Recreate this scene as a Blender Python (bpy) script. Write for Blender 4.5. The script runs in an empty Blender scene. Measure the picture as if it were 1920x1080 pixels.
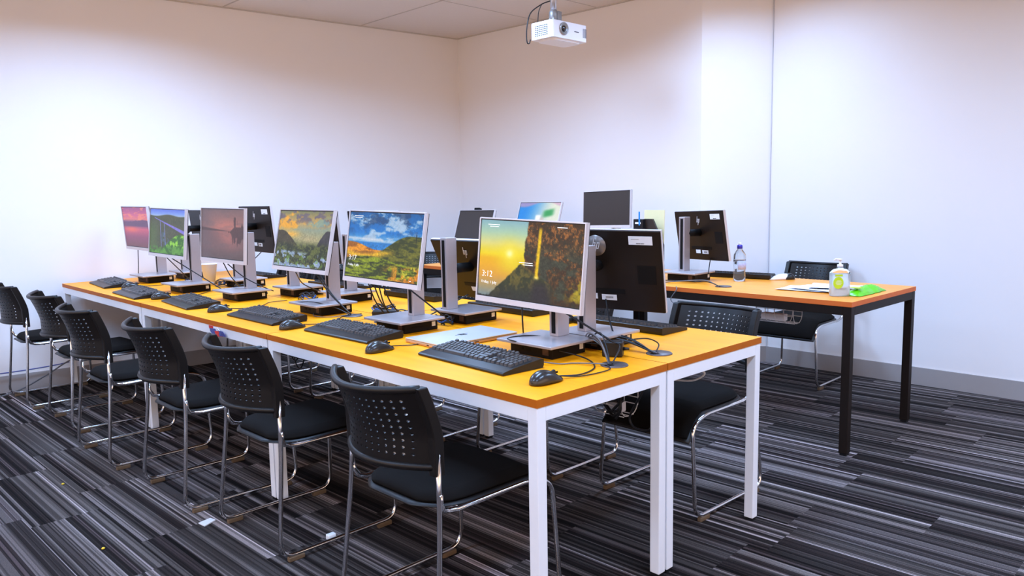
import bpy, math, random
from mathutils import Vector, Matrix
import numpy as np

# ------------------------------------------------------------------ camera
S = bpy.context.scene
COL = S.collection
camd = bpy.data.cameras.new('camera')
camd.sensor_width = 36.0
camd.lens = 1445.6 * 36.0 / 1920.0
camd.clip_start = 0.05
cam = bpy.data.objects.new('camera', camd)
COL.objects.link(cam)
cr = Vector((0.7177, -0.6961, -0.0182)).normalized()
cf = Vector((0.6897, 0.7143, -0.1188)).normalized()
cu = cr.cross(cf).normalized()
cr = cf.cross(cu).normalized()
cam.matrix_world = Matrix(((cr.x, cu.x, -cf.x, -1.4474), (cr.y, cu.y, -cf.y, -1.4114), (cr.z, cu.z, -cf.z, 1.2675), (0, 0, 0, 1)))
S.camera = cam

# ------------------------------------------------------------------ world, lights, exposure
W = bpy.data.worlds.new('world')
S.world = W
W.use_nodes = True
bg = W.node_tree.nodes['Background']
bg.inputs[0].default_value = (1.0, 0.72, 0.53, 1)  # warm fill, enters by the added openings behind the camera
bg.inputs[1].default_value = 2.85
S.view_settings.view_transform = 'Standard'
S.view_settings.look = 'None'
S.view_settings.exposure = 0.0
S.view_settings.gamma = 1.0
S.view_settings.use_curve_mapping = False

HC = 2.75
LIGHTS = [(-2.25, 3.45, 1.0), (0.10, 3.45, 1.0), (-2.25, 1.0, 1.0), (0.10, 0.7, 1.0), (1.45, 2.35, 1.5), (2.72, 1.10, 0.78), (-2.25, -1.5, 1.0), (0.10, -1.5, 1.0), (2.45, -1.5, 1.0)]  # strongest panel added to brighten the walls near the far corner
for lx, ly, le in LIGHTS:
    ld = bpy.data.lights.new('ceiling_panel_light', 'AREA')
    ld.shape = 'RECTANGLE'
    ld.size = 1.1
    ld.size_y = 0.5
    ld.energy = 57 * le
    ld.color = (0.39, 0.61, 1.0)
    ld.spread = math.radians(158)
    lo = bpy.data.objects.new('ceiling_panel_light', ld)
    COL.objects.link(lo)
    lo.location = (lx, ly, HC - 0.035)

R = math.radians
PI = math.pi

# ------------------------------------------------------------------ materials
def srgb(r, g, b):
    def f(c):
        c /= 255.0
        return c / 12.92 if c <= 0.04045 else ((c + 0.055) / 1.055) ** 2.4
    return (f(r), f(g), f(b), 1)

MATS = {}
def mat(name, col, rough=0.5, metal=0.0, noise=0.0, nscale=40, coat=0.0, bump=0.0, bscale=200, spec=0.5, trans=0.0, ior=1.45):
    if name in MATS:
        return MATS[name]
    m = bpy.data.materials.new(name)
    m.use_nodes = True
    nt = m.node_tree
    b = nt.nodes['Principled BSDF']
    b.inputs['Base Color'].default_value = col
    b.inputs['Roughness'].default_value = rough
    b.inputs['Metallic'].default_value = metal
    b.inputs['Coat Weight'].default_value = coat
    b.inputs['Coat Roughness'].default_value = 0.15
    b.inputs['Specular IOR Level'].default_value = spec
    b.inputs['Transmission Weight'].default_value = trans
    b.inputs['IOR'].default_value = ior
    tc = nt.nodes.new('ShaderNodeTexCoord')
    n = nt.nodes.new('ShaderNodeTexNoise')
    n.inputs['Scale'].default_value = nscale
    n.inputs['Detail'].default_value = 3
    nt.links.new(tc.outputs['Object'], n.inputs['Vector'])
    if noise > 0:
        mx = nt.nodes.new('ShaderNodeMix')
        mx.data_type = 'RGBA'
        mx.inputs['A'].default_value = tuple(c * (1 - noise) for c in col[:3]) + (1,)
        mx.inputs['B'].default_value = tuple(min(1, c * (1 + noise)) for c in col[:3]) + (1,)
        nt.links.new(n.outputs['Fac'], mx.inputs['Factor'])
        nt.links.new(mx.outputs['Result'], b.inputs['Base Color'])
    if bump > 0:
        n2 = nt.nodes.new('ShaderNodeTexNoise')
        n2.inputs['Scale'].default_value = bscale
        nt.links.new(tc.outputs['Object'], n2.inputs['Vector'])
        bp = nt.nodes.new('ShaderNodeBump')
        bp.inputs['Strength'].default_value = bump
        bp.inputs['Distance'].default_value = 0.002
        nt.links.new(n2.outputs['Fac'], bp.inputs['Height'])
        nt.links.new(bp.outputs['Normal'], b.inputs['Normal'])
    MATS[name] = m
    return m

M_wall = mat('painted_plaster', (0.83, 0.79, 0.78, 1), 0.85, noise=0.015, nscale=3, bump=0.05, bscale=300, spec=0.2)
M_ceil = mat('ceiling_tile_board', (0.80, 0.74, 0.70, 1), 0.9, noise=0.03, nscale=60, spec=0.1)
M_grid = mat('ceiling_grid_metal', (0.55, 0.50, 0.46, 1), 0.6)
M_base = mat('grey_skirting', (0.34, 0.31, 0.30, 1), 0.6, noise=0.03, nscale=20)
M_white = mat('white_powder_coat', (0.86, 0.87, 0.90, 1), 0.35, noise=0.02, nscale=30)
M_dframe = mat('dark_powder_coat', (0.013, 0.008, 0.006, 1), 0.5, noise=0.1, nscale=40, spec=0.2)
M_chrome = mat('chrome_tube', (0.72, 0.71, 0.71, 1), 0.14, 1.0)
M_bplastic = mat('black_chair_plastic', (0.0060, 0.0045, 0.0040, 1), 0.36, bump=0.2, bscale=900, noise=0.15, spec=0.38)
M_fabric = mat('black_seat_fabric', (0.0048, 0.0036, 0.0030, 1), 0.8, bump=0.6, bscale=1500, noise=0.2, nscale=300, spec=0.15)
M_glide = mat('brown_glide', (0.14, 0.09, 0.05, 1), 0.6, noise=0.1)
M_silver = mat('silver_stand_paint', (0.45, 0.40, 0.41, 1), 0.38, 0.45, noise=0.03, nscale=60)
M_plate = mat('silver_base_paint', (0.46, 0.42, 0.43, 1), 0.30, 0.45, noise=0.03, nscale=60)
M_bezel = mat('silver_bezel_plastic', (0.62, 0.58, 0.59, 1), 0.4, 0.2, noise=0.02)
M_slot = mat('dark_slot', (0.004, 0.0035, 0.0035, 1), 0.6, spec=0.2)
M_badge = mat('logo_disc_grey', (0.20, 0.18, 0.17, 1), 0.3, 0.3)
M_line = mat('corner_bead', (0.55, 0.53, 0.55, 1), 0.7)
M_back = mat('monitor_back_black', (0.012, 0.007, 0.0045, 1), 0.42, noise=0.1, nscale=20, spec=0.25)
M_black = mat('black_plastic', (0.008, 0.008, 0.009, 1), 0.35, noise=0.1)
M_pc = mat('computer_case_black', (0.007, 0.005, 0.004, 1), 0.5, noise=0.1, spec=0.18)
M_key = mat('keyboard_body', (0.008, 0.0075, 0.0075, 1), 0.36, noise=0.1, spec=0.45)
M_keycap = mat('keycap', (0.050, 0.046, 0.045, 1), 0.40, noise=0.1, spec=0.5)
M_mouse = mat('mouse_plastic', (0.022, 0.020, 0.019, 1), 0.24, noise=0.05, spec=0.6)
M_cable = mat('black_cable', (0.008, 0.008, 0.010, 1), 0.4)
M_bluec = mat('blue_cable', (0.02, 0.10, 0.42, 1), 0.4, noise=0.1)
M_greyc = mat('grey_cable', (0.13, 0.13, 0.14, 1), 0.45, noise=0.1)
M_lblue = mat('light_blue_cable', (0.20, 0.42, 0.65, 1), 0.4)
M_alu = mat('laptop_aluminium', (0.66, 0.64, 0.65, 1), 0.30, 0.45, noise=0.02, nscale=100)
M_lapside = mat('laptop_side', (0.62, 0.42, 0.28, 1), 0.35, 0.6, noise=0.03)
M_label = mat('white_label', (0.80, 0.82, 0.84, 1), 0.5, noise=0.02)
M_ink = mat('print_ink', (0.03, 0.03, 0.035, 1), 0.6)
M_logo = mat('logo_white', (0.75, 0.75, 0.78, 1), 0.3, 0.2)
M_grommet = mat('grommet_grey', (0.11, 0.09, 0.09, 1), 0.35, 0.3, noise=0.1, nscale=80)
M_projw = mat('projector_white', (0.86, 0.86, 0.92, 1), 0.35, noise=0.01)
M_vent = mat('projector_vent', (0.10, 0.10, 0.11, 1), 0.5)
M_lensr = mat('lens_ring_grey', (0.30, 0.29, 0.28, 1), 0.35, 0.4)
M_lens = mat('lens_glass', (0.02, 0.012, 0.012, 1), 0.05, spec=0.8)
M_pole = mat('pole_metal', (0.55, 0.52, 0.52, 1), 0.3, 0.8, noise=0.05)
M_pet = mat('clear_plastic', (0.90, 0.93, 0.96, 1), 0.04, trans=0.95, ior=1.2)
M_water = mat('clear_water', (0.93, 0.96, 0.99, 1), 0.0, trans=1.0, ior=1.2)
M_cap = mat('blue_cap', (0.03, 0.03, 0.42, 1), 0.35)
M_waterlabel = mat('water_label', (0.45, 0.50, 0.85, 1), 0.5, noise=0.3, nscale=120)
M_lime = mat('lime_label', (0.48, 0.68, 0.02, 1), 0.5, noise=0.04)
M_green = mat('green_film', (0.12, 0.62, 0.01, 1), 0.25, noise=0.3, nscale=25, spec=0.7)
M_gel = mat('sanitizer_gel', (0.90, 0.93, 0.92, 1), 0.1, trans=0.55, ior=1.15)
M_paper = mat('paper', (0.88, 0.88, 0.92, 1), 0.7, noise=0.03, nscale=12)
M_yellow = mat('pale_yellow_sheet', (0.80, 0.74, 0.42, 1), 0.5, noise=0.03)
M_blues = mat('blue_strip', (0.02, 0.22, 0.55, 1), 0.4)
M_red = mat('red_print', (0.65, 0.03, 0.02, 1), 0.4)
M_navy = mat('navy_print', (0.06, 0.07, 0.25, 1), 0.4)
M_wire = mat('white_wire', (0.82, 0.82, 0.85, 1), 0.4)
M_crumb = mat('yellow_crumb', (0.75, 0.50, 0.03, 1), 0.6)
M_brownpack = mat('patterned_edge', (0.07, 0.035, 0.025, 1), 0.5, noise=0.7, nscale=60)
M_off = mat('switched_off_screen', (0.032, 0.024, 0.020, 1), 0.32, noise=0.05, spec=0.6)

def wood(name, c1, c2, rough):
    m = bpy.data.materials.new(name)
    m.use_nodes = True
    nt = m.node_tree
    b = nt.nodes['Principled BSDF']
    tc = nt.nodes.new('ShaderNodeTexCoord')
    mp = nt.nodes.new('ShaderNodeMapping')
    mp.inputs['Scale'].default_value = (14, 1.2, 14)
    n = nt.nodes.new('ShaderNodeTexNoise')
    n.inputs['Scale'].default_value = 2.0
    n.inputs['Detail'].default_value = 5
    rp = nt.nodes.new('ShaderNodeValToRGB')
    rp.color_ramp.elements[0].color = c1
    rp.color_ramp.elements[0].position = 0.3
    rp.color_ramp.elements[1].color = c2
    rp.color_ramp.elements[1].position = 0.7
    nt.links.new(tc.outputs['Object'], mp.inputs[0])
    nt.links.new(mp.outputs[0], n.inputs['Vector'])
    nt.links.new(n.outputs['Fac'], rp.inputs[0])
    nt.links.new(rp.outputs[0], b.inputs['Base Color'])
    b.inputs['Roughness'].default_value = rough
    b.inputs['Specular IOR Level'].default_value = 0.25
    return m
M_top = wood('beech_laminate', (0.93, 0.305, 0.002, 1), (1.0, 0.37, 0.003, 1), 0.42)
M_edge = wood('beech_edge_band', (0.44, 0.105, 0.002, 1), (0.50, 0.125, 0.003, 1), 0.55)
M_top2 = wood('beech_laminate_dark_desk', (0.90, 0.30, 0.02, 1), (0.97, 0.36, 0.035, 1), 0.34)
M_edge2 = wood('beech_edge_band_dark_desk', (0.62, 0.13, 0.02, 1), (0.68, 0.15, 0.03, 1), 0.5)

def carpet():
    m = bpy.data.materials.new('striped_carpet_planks')
    m.use_nodes = True
    nt = m.node_tree
    b = nt.nodes['Principled BSDF']
    L = nt.links.new
    def math_(op, a, c=None, d=None):
        n = nt.nodes.new('ShaderNodeMath')
        n.operation = op
        for i, v in enumerate((a, c, d)):
            if v is None:
                continue
            if isinstance(v, (int, float)):
                n.inputs[i].default_value = v
            else:
                L(v, n.inputs[i])
        return n.outputs[0]
    def wn(a, c):
        cb = nt.nodes.new('ShaderNodeCombineXYZ')
        for i, v in enumerate((a, c)):
            if isinstance(v, (int, float)):
                cb.inputs[i].default_value = v
            else:
                L(v, cb.inputs[i])
        w = nt.nodes.new('ShaderNodeTexWhiteNoise')
        w.noise_dimensions = '2D'
        L(cb.outputs[0], w.inputs['Vector'])
        return w.outputs['Value']
    tc = nt.nodes.new('ShaderNodeTexCoord')
    mp = nt.nodes.new('ShaderNodeMapping')
    mp.inputs['Rotation'].default_value = (0, 0, R(-1.5))
    L(tc.outputs['Object'], mp.inputs[0])
    sx = nt.nodes.new('ShaderNodeSeparateXYZ')
    L(mp.outputs[0], sx.inputs[0])
    x, y = sx.outputs[0], sx.outputs[1]
    # planks 0.25 m wide and 1 m long, staggered
    col = math_('FLOOR', math_('DIVIDE', x, 0.25))
    off = math_('MULTIPLY', wn(col, 3.7), 1.0)
    row = math_('FLOOR', math_('DIVIDE', math_('ADD', y, off), 0.72))
    pid = wn(math_('ADD', col, 0.5), math_('ADD', row, 0.5))
    u = math_('ADD', x, math_('MULTIPLY', pid, 17.3))
    pk = math_('MULTIPLY', pid, 91.0)
    a = wn(math_('FLOOR', math_('DIVIDE', u, 0.036)), pk)
    bb = wn(math_('FLOOR', math_('DIVIDE', u, 0.0135)), pk)
    c = wn(math_('FLOOR', math_('DIVIDE', u, 0.0052)), pk)
    def ramp(v, els):
        r = nt.nodes.new('ShaderNodeValToRGB')
        r.color_ramp.interpolation = 'CONSTANT'
        while len(r.color_ramp.elements) < len(els):
            r.color_ramp.elements.new(0.5)
        for e, (p, cc) in zip(r.color_ramp.elements, els):
            e.position = p
            e.color = cc + (1,)
        L(v, r.inputs[0])
        return r.outputs[0]
    wide = ramp(a, [(0, (0.020, 0.014, 0.013)), (0.20, (0.066, 0.053, 0.048)), (0.58, (0.098, 0.080, 0.073)), (0.85, (0.040, 0.031, 0.028))])
    mid = ramp(bb, [(0, (0.32, 0.30, 0.30)), (0.24, (1, 1, 1)), (0.66, (1.5, 1.5, 1.5)), (0.84, (2.9, 2.9, 3.0))])
    fine = ramp(c, [(0, (0.55, 0.55, 0.55)), (0.45, (1, 1, 1)), (0.86, (1.9, 1.9, 1.95))])
    def mul(p, q):
        mx = nt.nodes.new('ShaderNodeMix')
        mx.data_type = 'RGBA'
        mx.blend_type = 'MULTIPLY'
        mx.inputs['Factor'].default_value = 1
        L(p, mx.inputs['A'])
        L(q, mx.inputs['B'])
        return mx.outputs['Result']
    ptone = ramp(pid, [(0, (0.75, 0.75, 0.75)), (0.3, (1, 1, 1)), (0.7, (1.25, 1.25, 1.3))])
    nz = nt.nodes.new('ShaderNodeTexNoise')
    nz.inputs['Scale'].default_value = 350
    L(tc.outputs['Object'], nz.inputs['Vector'])
    g = ramp(nz.outputs['Fac'], [(0, (0.8, 0.8, 0.8)), (0.5, (1.2, 1.2, 1.2))])
    L(mul(mul(mul(mul(wide, mid), fine), ptone), g), b.inputs['Base Color'])
    b.inputs['Roughness'].default_value = 0.95
    b.inputs['Specular IOR Level'].default_value = 0.1
    bp = nt.nodes.new('ShaderNodeBump')
    bp.inputs['Strength'].default_value = 0.4
    bp.inputs['Distance'].default_value = 0.003
    L(nz.outputs['Fac'], bp.inputs['Height'])
    L(bp.outputs[0], b.inputs['Normal'])
    return m
M_carpet = carpet()

def screen_mat(gain=1.0):
    k = 'lit_screen_%.2f' % gain
    if k in MATS:
        return MATS[k]
    m = bpy.data.materials.new(k)
    m.use_nodes = True
    nt = m.node_tree
    b = nt.nodes['Principled BSDF']
    at = nt.nodes.new('ShaderNodeAttribute')
    at.attribute_name = 'picture'
    b.inputs['Base Color'].default_value = (0.01, 0.01, 0.01, 1)
    b.inputs['Roughness'].default_value = 0.35
    b.inputs['Specular IOR Level'].default_value = 0.3
    nt.links.new(at.outputs['Color'], b.inputs['Emission Color'])
    b.inputs['Emission Strength'].default_value = gain
    MATS[k] = m
    return m
def emit_white():
    if 'text_glow' in MATS:
        return MATS['text_glow']
    m = mat('text_glow', (0.5, 0.5, 0.5, 1), 0.5)
    b = m.node_tree.nodes['Principled BSDF']
    b.inputs['Emission Color'].default_value = (1, 1, 1, 1)
    b.inputs['Emission Strength'].default_value = 0.85
    return m

# ------------------------------------------------------------------ mesh helpers
class MB:
    def __init__(s):
        s.v, s.f, s.m, s.sm = [], [], [], []
    def add(s, vs, fs, mi=0, smooth=False, T=None):
        o = len(s.v)
        for p in vs:
            p = Vector(p)
            s.v.append(T @ p if T else p)
        for f in fs:
            s.f.append([o + i for i in f])
            s.m.append(mi)
            s.sm.append(smooth)
        return s
    def box(s, c, d, mi=0, T=None, yaw=0):
        hx, hy, hz = d[0] / 2, d[1] / 2, d[2] / 2
        vs = [Vector((x, y, z)) for z in (-hz, hz) for x, y in ((-hx, -hy), (hx, -hy), (hx, hy), (-hx, hy))]
        if yaw:
            rm = Matrix.Rotation(yaw, 3, 'Z')
            vs = [rm @ p for p in vs]
        vs = [p + Vector(c) for p in vs]
        return s.add(vs, [(3, 2, 1, 0), (4, 5, 6, 7), (0, 1, 5, 4), (1, 2, 6, 5), (2, 3, 7, 6), (3, 0, 4, 7)], mi, False, T)
    def prism(s, poly, z0, z1, mi=0, T=None, smooth=False):
        n = len(poly)
        vs = [(p[0], p[1], z0) for p in poly] + [(p[0], p[1], z1) for p in poly]
        s.add(vs, [list(range(n))[::-1], list(range(n, 2 * n))], mi, False, T)
        return s.add(vs, [(i, (i + 1) % n, n + (i + 1) % n, n + i) for i in range(n)], mi, smooth, T)
    def lathe(s, prof, n=24, c=(0, 0, 0), mi=0, T=None, axis='Z'):
        vs = []
        for r, z in prof:
            for k in range(n):
                a = 2 * PI * k / n
                vs.append((c[0] + r * math.cos(a), c[1] + r * math.sin(a), c[2] + z))
        fs = []
        for i in range(len(prof) - 1):
            for k in range(n):
                fs.append((i * n + k, i * n + (k + 1) % n, (i + 1) * n + (k + 1) % n, (i + 1) * n + k))
        s.add(vs, fs, mi, True, T)
        if prof[0][0] > 1e-5:
            s.add(vs[:n], [list(range(n))[::-1]], mi, False, T)
        if prof[-1][0] > 1e-5:
            s.add(vs[-n:], [list(range(n))], mi, False, T)
        return s
    def tube(s, pts, r, n=8, mi=0, T=None, cap=True):
        pts = [Vector(p) for p in pts]
        rs = r if isinstance(r, (list, tuple)) else [r] * len(pts)
        t0 = (pts[1] - pts[0]).normalized()
        up = Vector((0, 0, 1)) if abs(t0.z) < 0.9 else Vector((1, 0, 0))
        nn = t0.cross(up).normalized()
        vs = []
        N = len(pts)
        for i, p in enumerate(pts):
            t = (pts[min(i + 1, N - 1)] - pts[max(i - 1, 0)]).normalized()
            nn = (nn - t * nn.dot(t)).normalized()
            bb = t.cross(nn)
            for k in range(n):
                a = 2 * PI * k / n
                vs.append(p + (nn * math.cos(a) + bb * math.sin(a)) * rs[i])
        fs = []
        for i in range(N - 1):
            for k in range(n):
                fs.append((i * n + k, i * n + (k + 1) % n, (i + 1) * n + (k + 1) % n, (i + 1) * n + k))
        if cap:
            fs.append(list(range(n))[::-1])
            fs.append([(N - 1) * n + k for k in range(n)])
        return s.add(vs, fs, mi, True, T)
    def build(s, name, mats, parent=None, bevel=0, seg=2, loc=None, rotz=0):
        me = bpy.data.meshes.new(name)
        me.from_pydata([tuple(v) for v in s.v], [], s.f)
        for m in (mats if isinstance(mats, (list, tuple)) else [mats]):
            me.materials.append(m)
        for p, mi, sm in zip(me.polygons, s.m, s.sm):
            p.material_index = mi
            p.use_smooth = sm
        me.update()
        o = bpy.data.objects.new(name, me)
        COL.objects.link(o)
        if parent:
            o.parent = parent
        if loc:
            o.location = loc
        if rotz:
            o.rotation_euler = (0, 0, rotz)
        if bevel:
            b = o.modifiers.new('bevel', 'BEVEL')
            b.width = bevel
            b.segments = seg
            b.limit_method = 'ANGLE'
            b.angle_limit = R(40)
        return o

def fillet(pts, r, n=5):
    pts = [Vector(p) for p in pts]
    out = [pts[0]]
    for i in range(1, len(pts) - 1):
        a, b, c = pts[i - 1], pts[i], pts[i + 1]
        d1, d2 = (a - b), (c - b)
        rr = min(r, d1.length * 0.48, d2.length * 0.48)
        p, q = b + d1.normalized() * rr, b + d2.normalized() * rr
        for k in range(n + 1):
            t = k / n
            out.append(p * (1 - t) ** 2 + b * 2 * t * (1 - t) + q * t * t)
    out.append(pts[-1])
    return out

def spline(pts, n=8):
    P = [Vector(p) for p in pts]
    P = [P[0] * 2 - P[1]] + P + [P[-1] * 2 - P[-2]]
    out = []
    for i in range(1, len(P) - 2):
        p0, p1, p2, p3 = P[i - 1:i + 3]
        for k in range(n):
            t = k / n
            out.append(0.5 * ((2 * p1) + (p2 - p0) * t + (2 * p0 - 5 * p1 + 4 * p2 - p3) * t * t + (3 * p1 - p0 - 3 * p2 + p3) * t ** 3))
    out.append(P[-2])
    return out

def tag(o, label=None, cat=None, group=None, kind=None):
    for k, v in (('label', label), ('category', cat), ('group', group), ('kind', kind)):
        if v:
            o[k] = v
    return o
def empty(name, loc=(0, 0, 0), rz=0, label=None, cat=None, group=None):
    o = bpy.data.objects.new(name, None)
    o.empty_display_size = 0.1
    COL.objects.link(o)
    o.location = loc
    o.rotation_euler = (0, 0, rz)
    return tag(o, label, cat, group)
def dup(root, loc, rz, label=None, skip=()):
    def cp(o, par):
        c = o.copy()
        COL.objects.link(c)
        c.parent = par
        for ch in [x for x in ALL if x.parent == o and x.name.split('.')[0] not in skip]:
            cp(ch, c)
        return c
    ALL = list(bpy.data.objects)
    r = cp(root, None)
    r.location = loc
    r.rotation_euler = (0, 0, rz)
    if label:
        r['label'] = label
    return r

# ------------------------------------------------------------------ room
LW0, LW1 = Vector((-4.2, 5.041)), Vector((3.44, 4.33))      # left wall line
CN = Vector((3.44, 4.33))
ST0, ST1 = Vector((3.554, 1.744)), Vector((3.863, 1.358))   # angled return between the two right walls
RE = Vector((3.79, -4.6))
LB = Vector((-4.2, -4.6))
poly = [LB, RE, ST1, ST0, CN, LW0]

def struct(o):
    o['kind'] = 'structure'
    return o
fm = MB().prism([(p.x, p.y) for p in poly], -0.06, 0.0)
struct(fm.build('floor', M_carpet))
def wallseg(name, a, b, z0=0.0, z1=HC, th=0.12, m=M_wall, out=1):
    d = (b - a).normalized()
    nrm = Vector((d.y, -d.x)) * out
    q = [a, b, b + nrm * th, a + nrm * th]
    if out > 0:
        q = q[::-1]
    return struct(MB().prism([(p.x, p.y) for p in q], z0, z1).build(name, m))
wallseg('wall_left', CN, LW0, out=1)
wallseg('wall_right', ST0, CN, out=1)
wallseg('wall_return', ST1, ST0, out=1)
wallseg('wall_front', RE, ST1, out=1)
# skirting boards
def skirt(name, a, b, h=0.115, th=0.012):
    d = (b - a).normalized()
    nrm = Vector((-d.y, d.x))
    q = [a, b, b + nrm * th, a + nrm * th]
    return struct(MB().prism([(p.x, p.y) for p in q], 0.0, h).build(name, M_base, bevel=0.002))
skirt('baseboard_left', CN, LW0)
skirt('baseboard_right', ST0, CN)
skirt('baseboard_return', ST1, ST0)
skirt('baseboard_front', RE, ST1)
# thin grey bead in the inner corner of the return
struct(MB().box((ST1.x - 0.004, ST1.y - 0.006, HC / 2 + 0.05), (0.006, 0.006, HC - 0.12)).build('trim_1', M_line))

# the two walls behind the photographer, each with an added unseen opening for warm fill light
def wall_with_fill_opening(name, a, b, z0=0.75, z1=2.35, m0=0.6):
    d = (b - a).normalized()
    L = (b - a).length
    nrm = Vector((d.y, -d.x))
    mb = MB()
    def seg(s0, s1, h0, h1):
        p, q = a + d * s0, a + d * s1
        k = [p, q, q + nrm * 0.12, p + nrm * 0.12][::-1]
        mb.prism([(t.x, t.y) for t in k], h0, h1)
    seg(0, m0, 0, HC)
    seg(L - m0, L, 0, HC)
    seg(m0, L - m0, 0, z0)
    seg(m0, L - m0, z1, HC)
    return struct(mb.build(name, M_wall))
wall_with_fill_opening('wall_back', LB, RE)
wall_with_fill_opening('wall_side', LW0, LB)
def fill_opening_frame(name, a, b, z0=0.75, z1=2.35, m0=0.6, n=5):  # frame bars for the added, unseen fill openings
    d = (b - a).normalized()
    L = (b - a).length
    mb = MB()
    for i in range(n + 1):
        s = m0 + 0.02 + (L - 2 * m0 - 0.04) * i / n
        p = a + d * s
        mb.box((p.x, p.y, (z0 + z1) / 2), (0.04, 0.04, z1 - z0), yaw=math.atan2(d.y, d.x))
    mid = (a + b) / 2
    for z in (z0 + 0.02, z1 - 0.02):
        mb.box((mid.x, mid.y, z), (L - 2 * m0, 0.045, 0.04), yaw=math.atan2(d.y, d.x))
    return struct(mb.build(name, M_white))
fill_opening_frame('added_fill_window_1', LB + Vector((0, -0.06)), RE + Vector((0, -0.06)))
fill_opening_frame('added_fill_window_2', LW0 + Vector((-0.06, 0)), LB + Vector((-0.06, 0)))

cm = MB().prism([(p.x, p.y) for p in poly], HC, HC + 0.06)
ceil = struct(cm.build('ceiling', M_ceil))
# tile grid: a line every 1.17 m across and every 0.62 m along
def inside_y(x):
    lo = -4.55
    if x <= CN.x:
        t = (x - LW0.x) / (LW1.x - LW0.x)
        return lo, LW0.y + (LW1.y - LW0.y) * t
    return lo, 2.0
gm = MB()
xs = [1.25 + 1.17 * k for k in range(-4, 2)]
for x in xs:
    lo, hi = inside_y(x)
    gm.box((x, (lo + hi) / 2, HC - 0.0015), (0.012, hi - lo - 0.02, 0.003))
for k in range(0, 13):
    y = 3.30 - 0.62 * k
    xr = CN.x + (CN.y - y) * 0.044 - 0.02 if y > 1.75 else 3.75
    gm.box(((-4.18 + xr) / 2, y, HC - 0.001), (xr + 4.18, 0.008, 0.002))
# wall angle around the edge
for a, b in ((CN, LW0), (ST0, CN), (ST1, ST0), (RE, ST1)):
    d = (b - a).normalized()
    nrm = Vector((-d.y, d.x)) * 0.008
    c = (a + b) / 2 + nrm
    gm.box((c.x, c.y, HC - 0.004), ((b - a).length - 0.02, 0.014, 0.008), yaw=math.atan2(d.y, d.x))
gt = struct(gm.build('trim_2', M_grid))
# recessed light fittings (out of the photo, overhead)
for lx, ly, le in LIGHTS:
    t = empty('ceiling_light', (lx, ly, HC), 0, 'recessed white rectangular ceiling light fitting overhead', 'light', 'recessed ceiling lights')
    fr = MB()
    for sx, sy, dx, dy in ((0, 0.28, 1.2, 0.03), (0, -0.28, 1.2, 0.03), (0.585, 0, 0.03, 0.53), (-0.585, 0, 0.03, 0.53)):
        fr.box((sx, sy, -0.0125), (dx, dy, 0.025))
    fr.build('frame', M_white, t)

# ------------------------------------------------------------------ desks
def desk(name, x0, y0, x1, y1, h, top_m, edge_m, fr_m, leg, label, cat, group=None, T=0.0234, rail=0.042, rot=0.0, grommets=()):
    t = empty(name, (x0, y0, 0), rot, label, cat, group)
    dx, dy = x1 - x0, y1 - y0
    e = 0.0015
    mb = MB()
    mb.box((dx / 2, dy / 2, h - T / 2), (dx - 2 * e, dy - 2 * e, T))
    for i, fc in enumerate(mb.f):
        zz = [mb.v[k].z for k in fc]
        mb.m[i] = 0 if min(zz) > h - 1e-4 else 1
    mb.build('tabletop', [top_m, edge_m], t)
    zt = h - T
    q = 0.004
    for sx in (0, 1):
        for sy in (0, 1):
            cx = q + leg / 2 + sx * (dx - 2 * q - leg)
            cy = q + leg / 2 + sy * (dy - 2 * q - leg)
            lg = MB().box((cx, cy, (0.012 + zt) / 2), (leg, leg, zt - 0.012)).build('leg', fr_m, t, bevel=0.002)
            MB().box((cx, cy, 0.006), (leg * 0.8, leg * 0.8, 0.012)).build('foot', M_black, lg)
    for sx in (0, 1):
        cx = q + 0.014 + sx * (dx - 2 * q - 0.028)
        MB().box((cx, dy / 2, zt - rail / 2), (0.028, dy - 2 * q - 2 * leg, rail)).build('rail', fr_m, t, bevel=0.001)
    for sy in (0, 1):
        cy = q + 0.014 + sy * (dy - 2 * q - 0.028)
        MB().box((dx / 2, cy, zt - rail / 2), (dx - 2 * q - 2 * leg, 0.028, rail)).build('rail', fr_m, t, bevel=0.001)
    for gx, gy in grommets:
        g = MB().lathe([(0.0, 0.0), (0.045, 0.0), (0.045, 0.002), (0.042, 0.0045), (0.0, 0.0045)], 32, (gx - x0, gy - y0, h)).build('cable_grommet', M_grommet, t)
        MB().prism([(gx - x0 - 0.042, gy - y0 - 0.008), (gx - x0 - 0.018, gy - y0 - 0.014), (gx - x0 - 0.018, gy - y0 + 0.014), (gx - x0 - 0.042, gy - y0 + 0.008)], h + 0.0045, h + 0.0055).build('slot', M_slot, g)
    return t
H = 0.72
WA = 0.610
G1 = 'orange topped white framed desks pushed together in a double row'
desk('desk', 0, 0, WA, 1.553, H, M_top, M_edge, M_white, 0.036, 'orange topped desk with white legs nearest the camera, holding the closed silver laptop', 'desk', G1, grommets=[(0.476, 0.113), (0.50, 1.43)])
desk('desk', 0, 1.556, WA, 3.034, H, M_top, M_edge, M_white, 0.036, 'middle desk of the left hand orange row, under the stormy sky coast pictures', 'desk', G1, grommets=[(0.502, 1.686)])
desk('desk', 0, 3.038, WA, 4.577, H, M_top, M_edge, M_white, 0.036, 'far left orange desk whose end touches the left wall', 'desk', G1)
desk('desk', 0.6115, 0, 1.226, 1.553, H, M_top, M_edge, M_white, 0.036, 'orange desk right of the seam at the near end, under the big monitor back', 'desk', G1, grommets=[(0.719, 0.111)])
desk('desk', 0.6115, 1.556, 1.226, 3.034, H, M_top, M_edge, M_white, 0.036, 'middle desk of the inner orange row, behind the stormy sky and flower coast screens', 'desk', G1)
desk('desk', 0.6115, 3.038, 1.226, 4.52, H, M_top, M_edge, M_white, 0.036, 'far desk of the inner orange row beside the wall', 'desk', G1)
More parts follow.
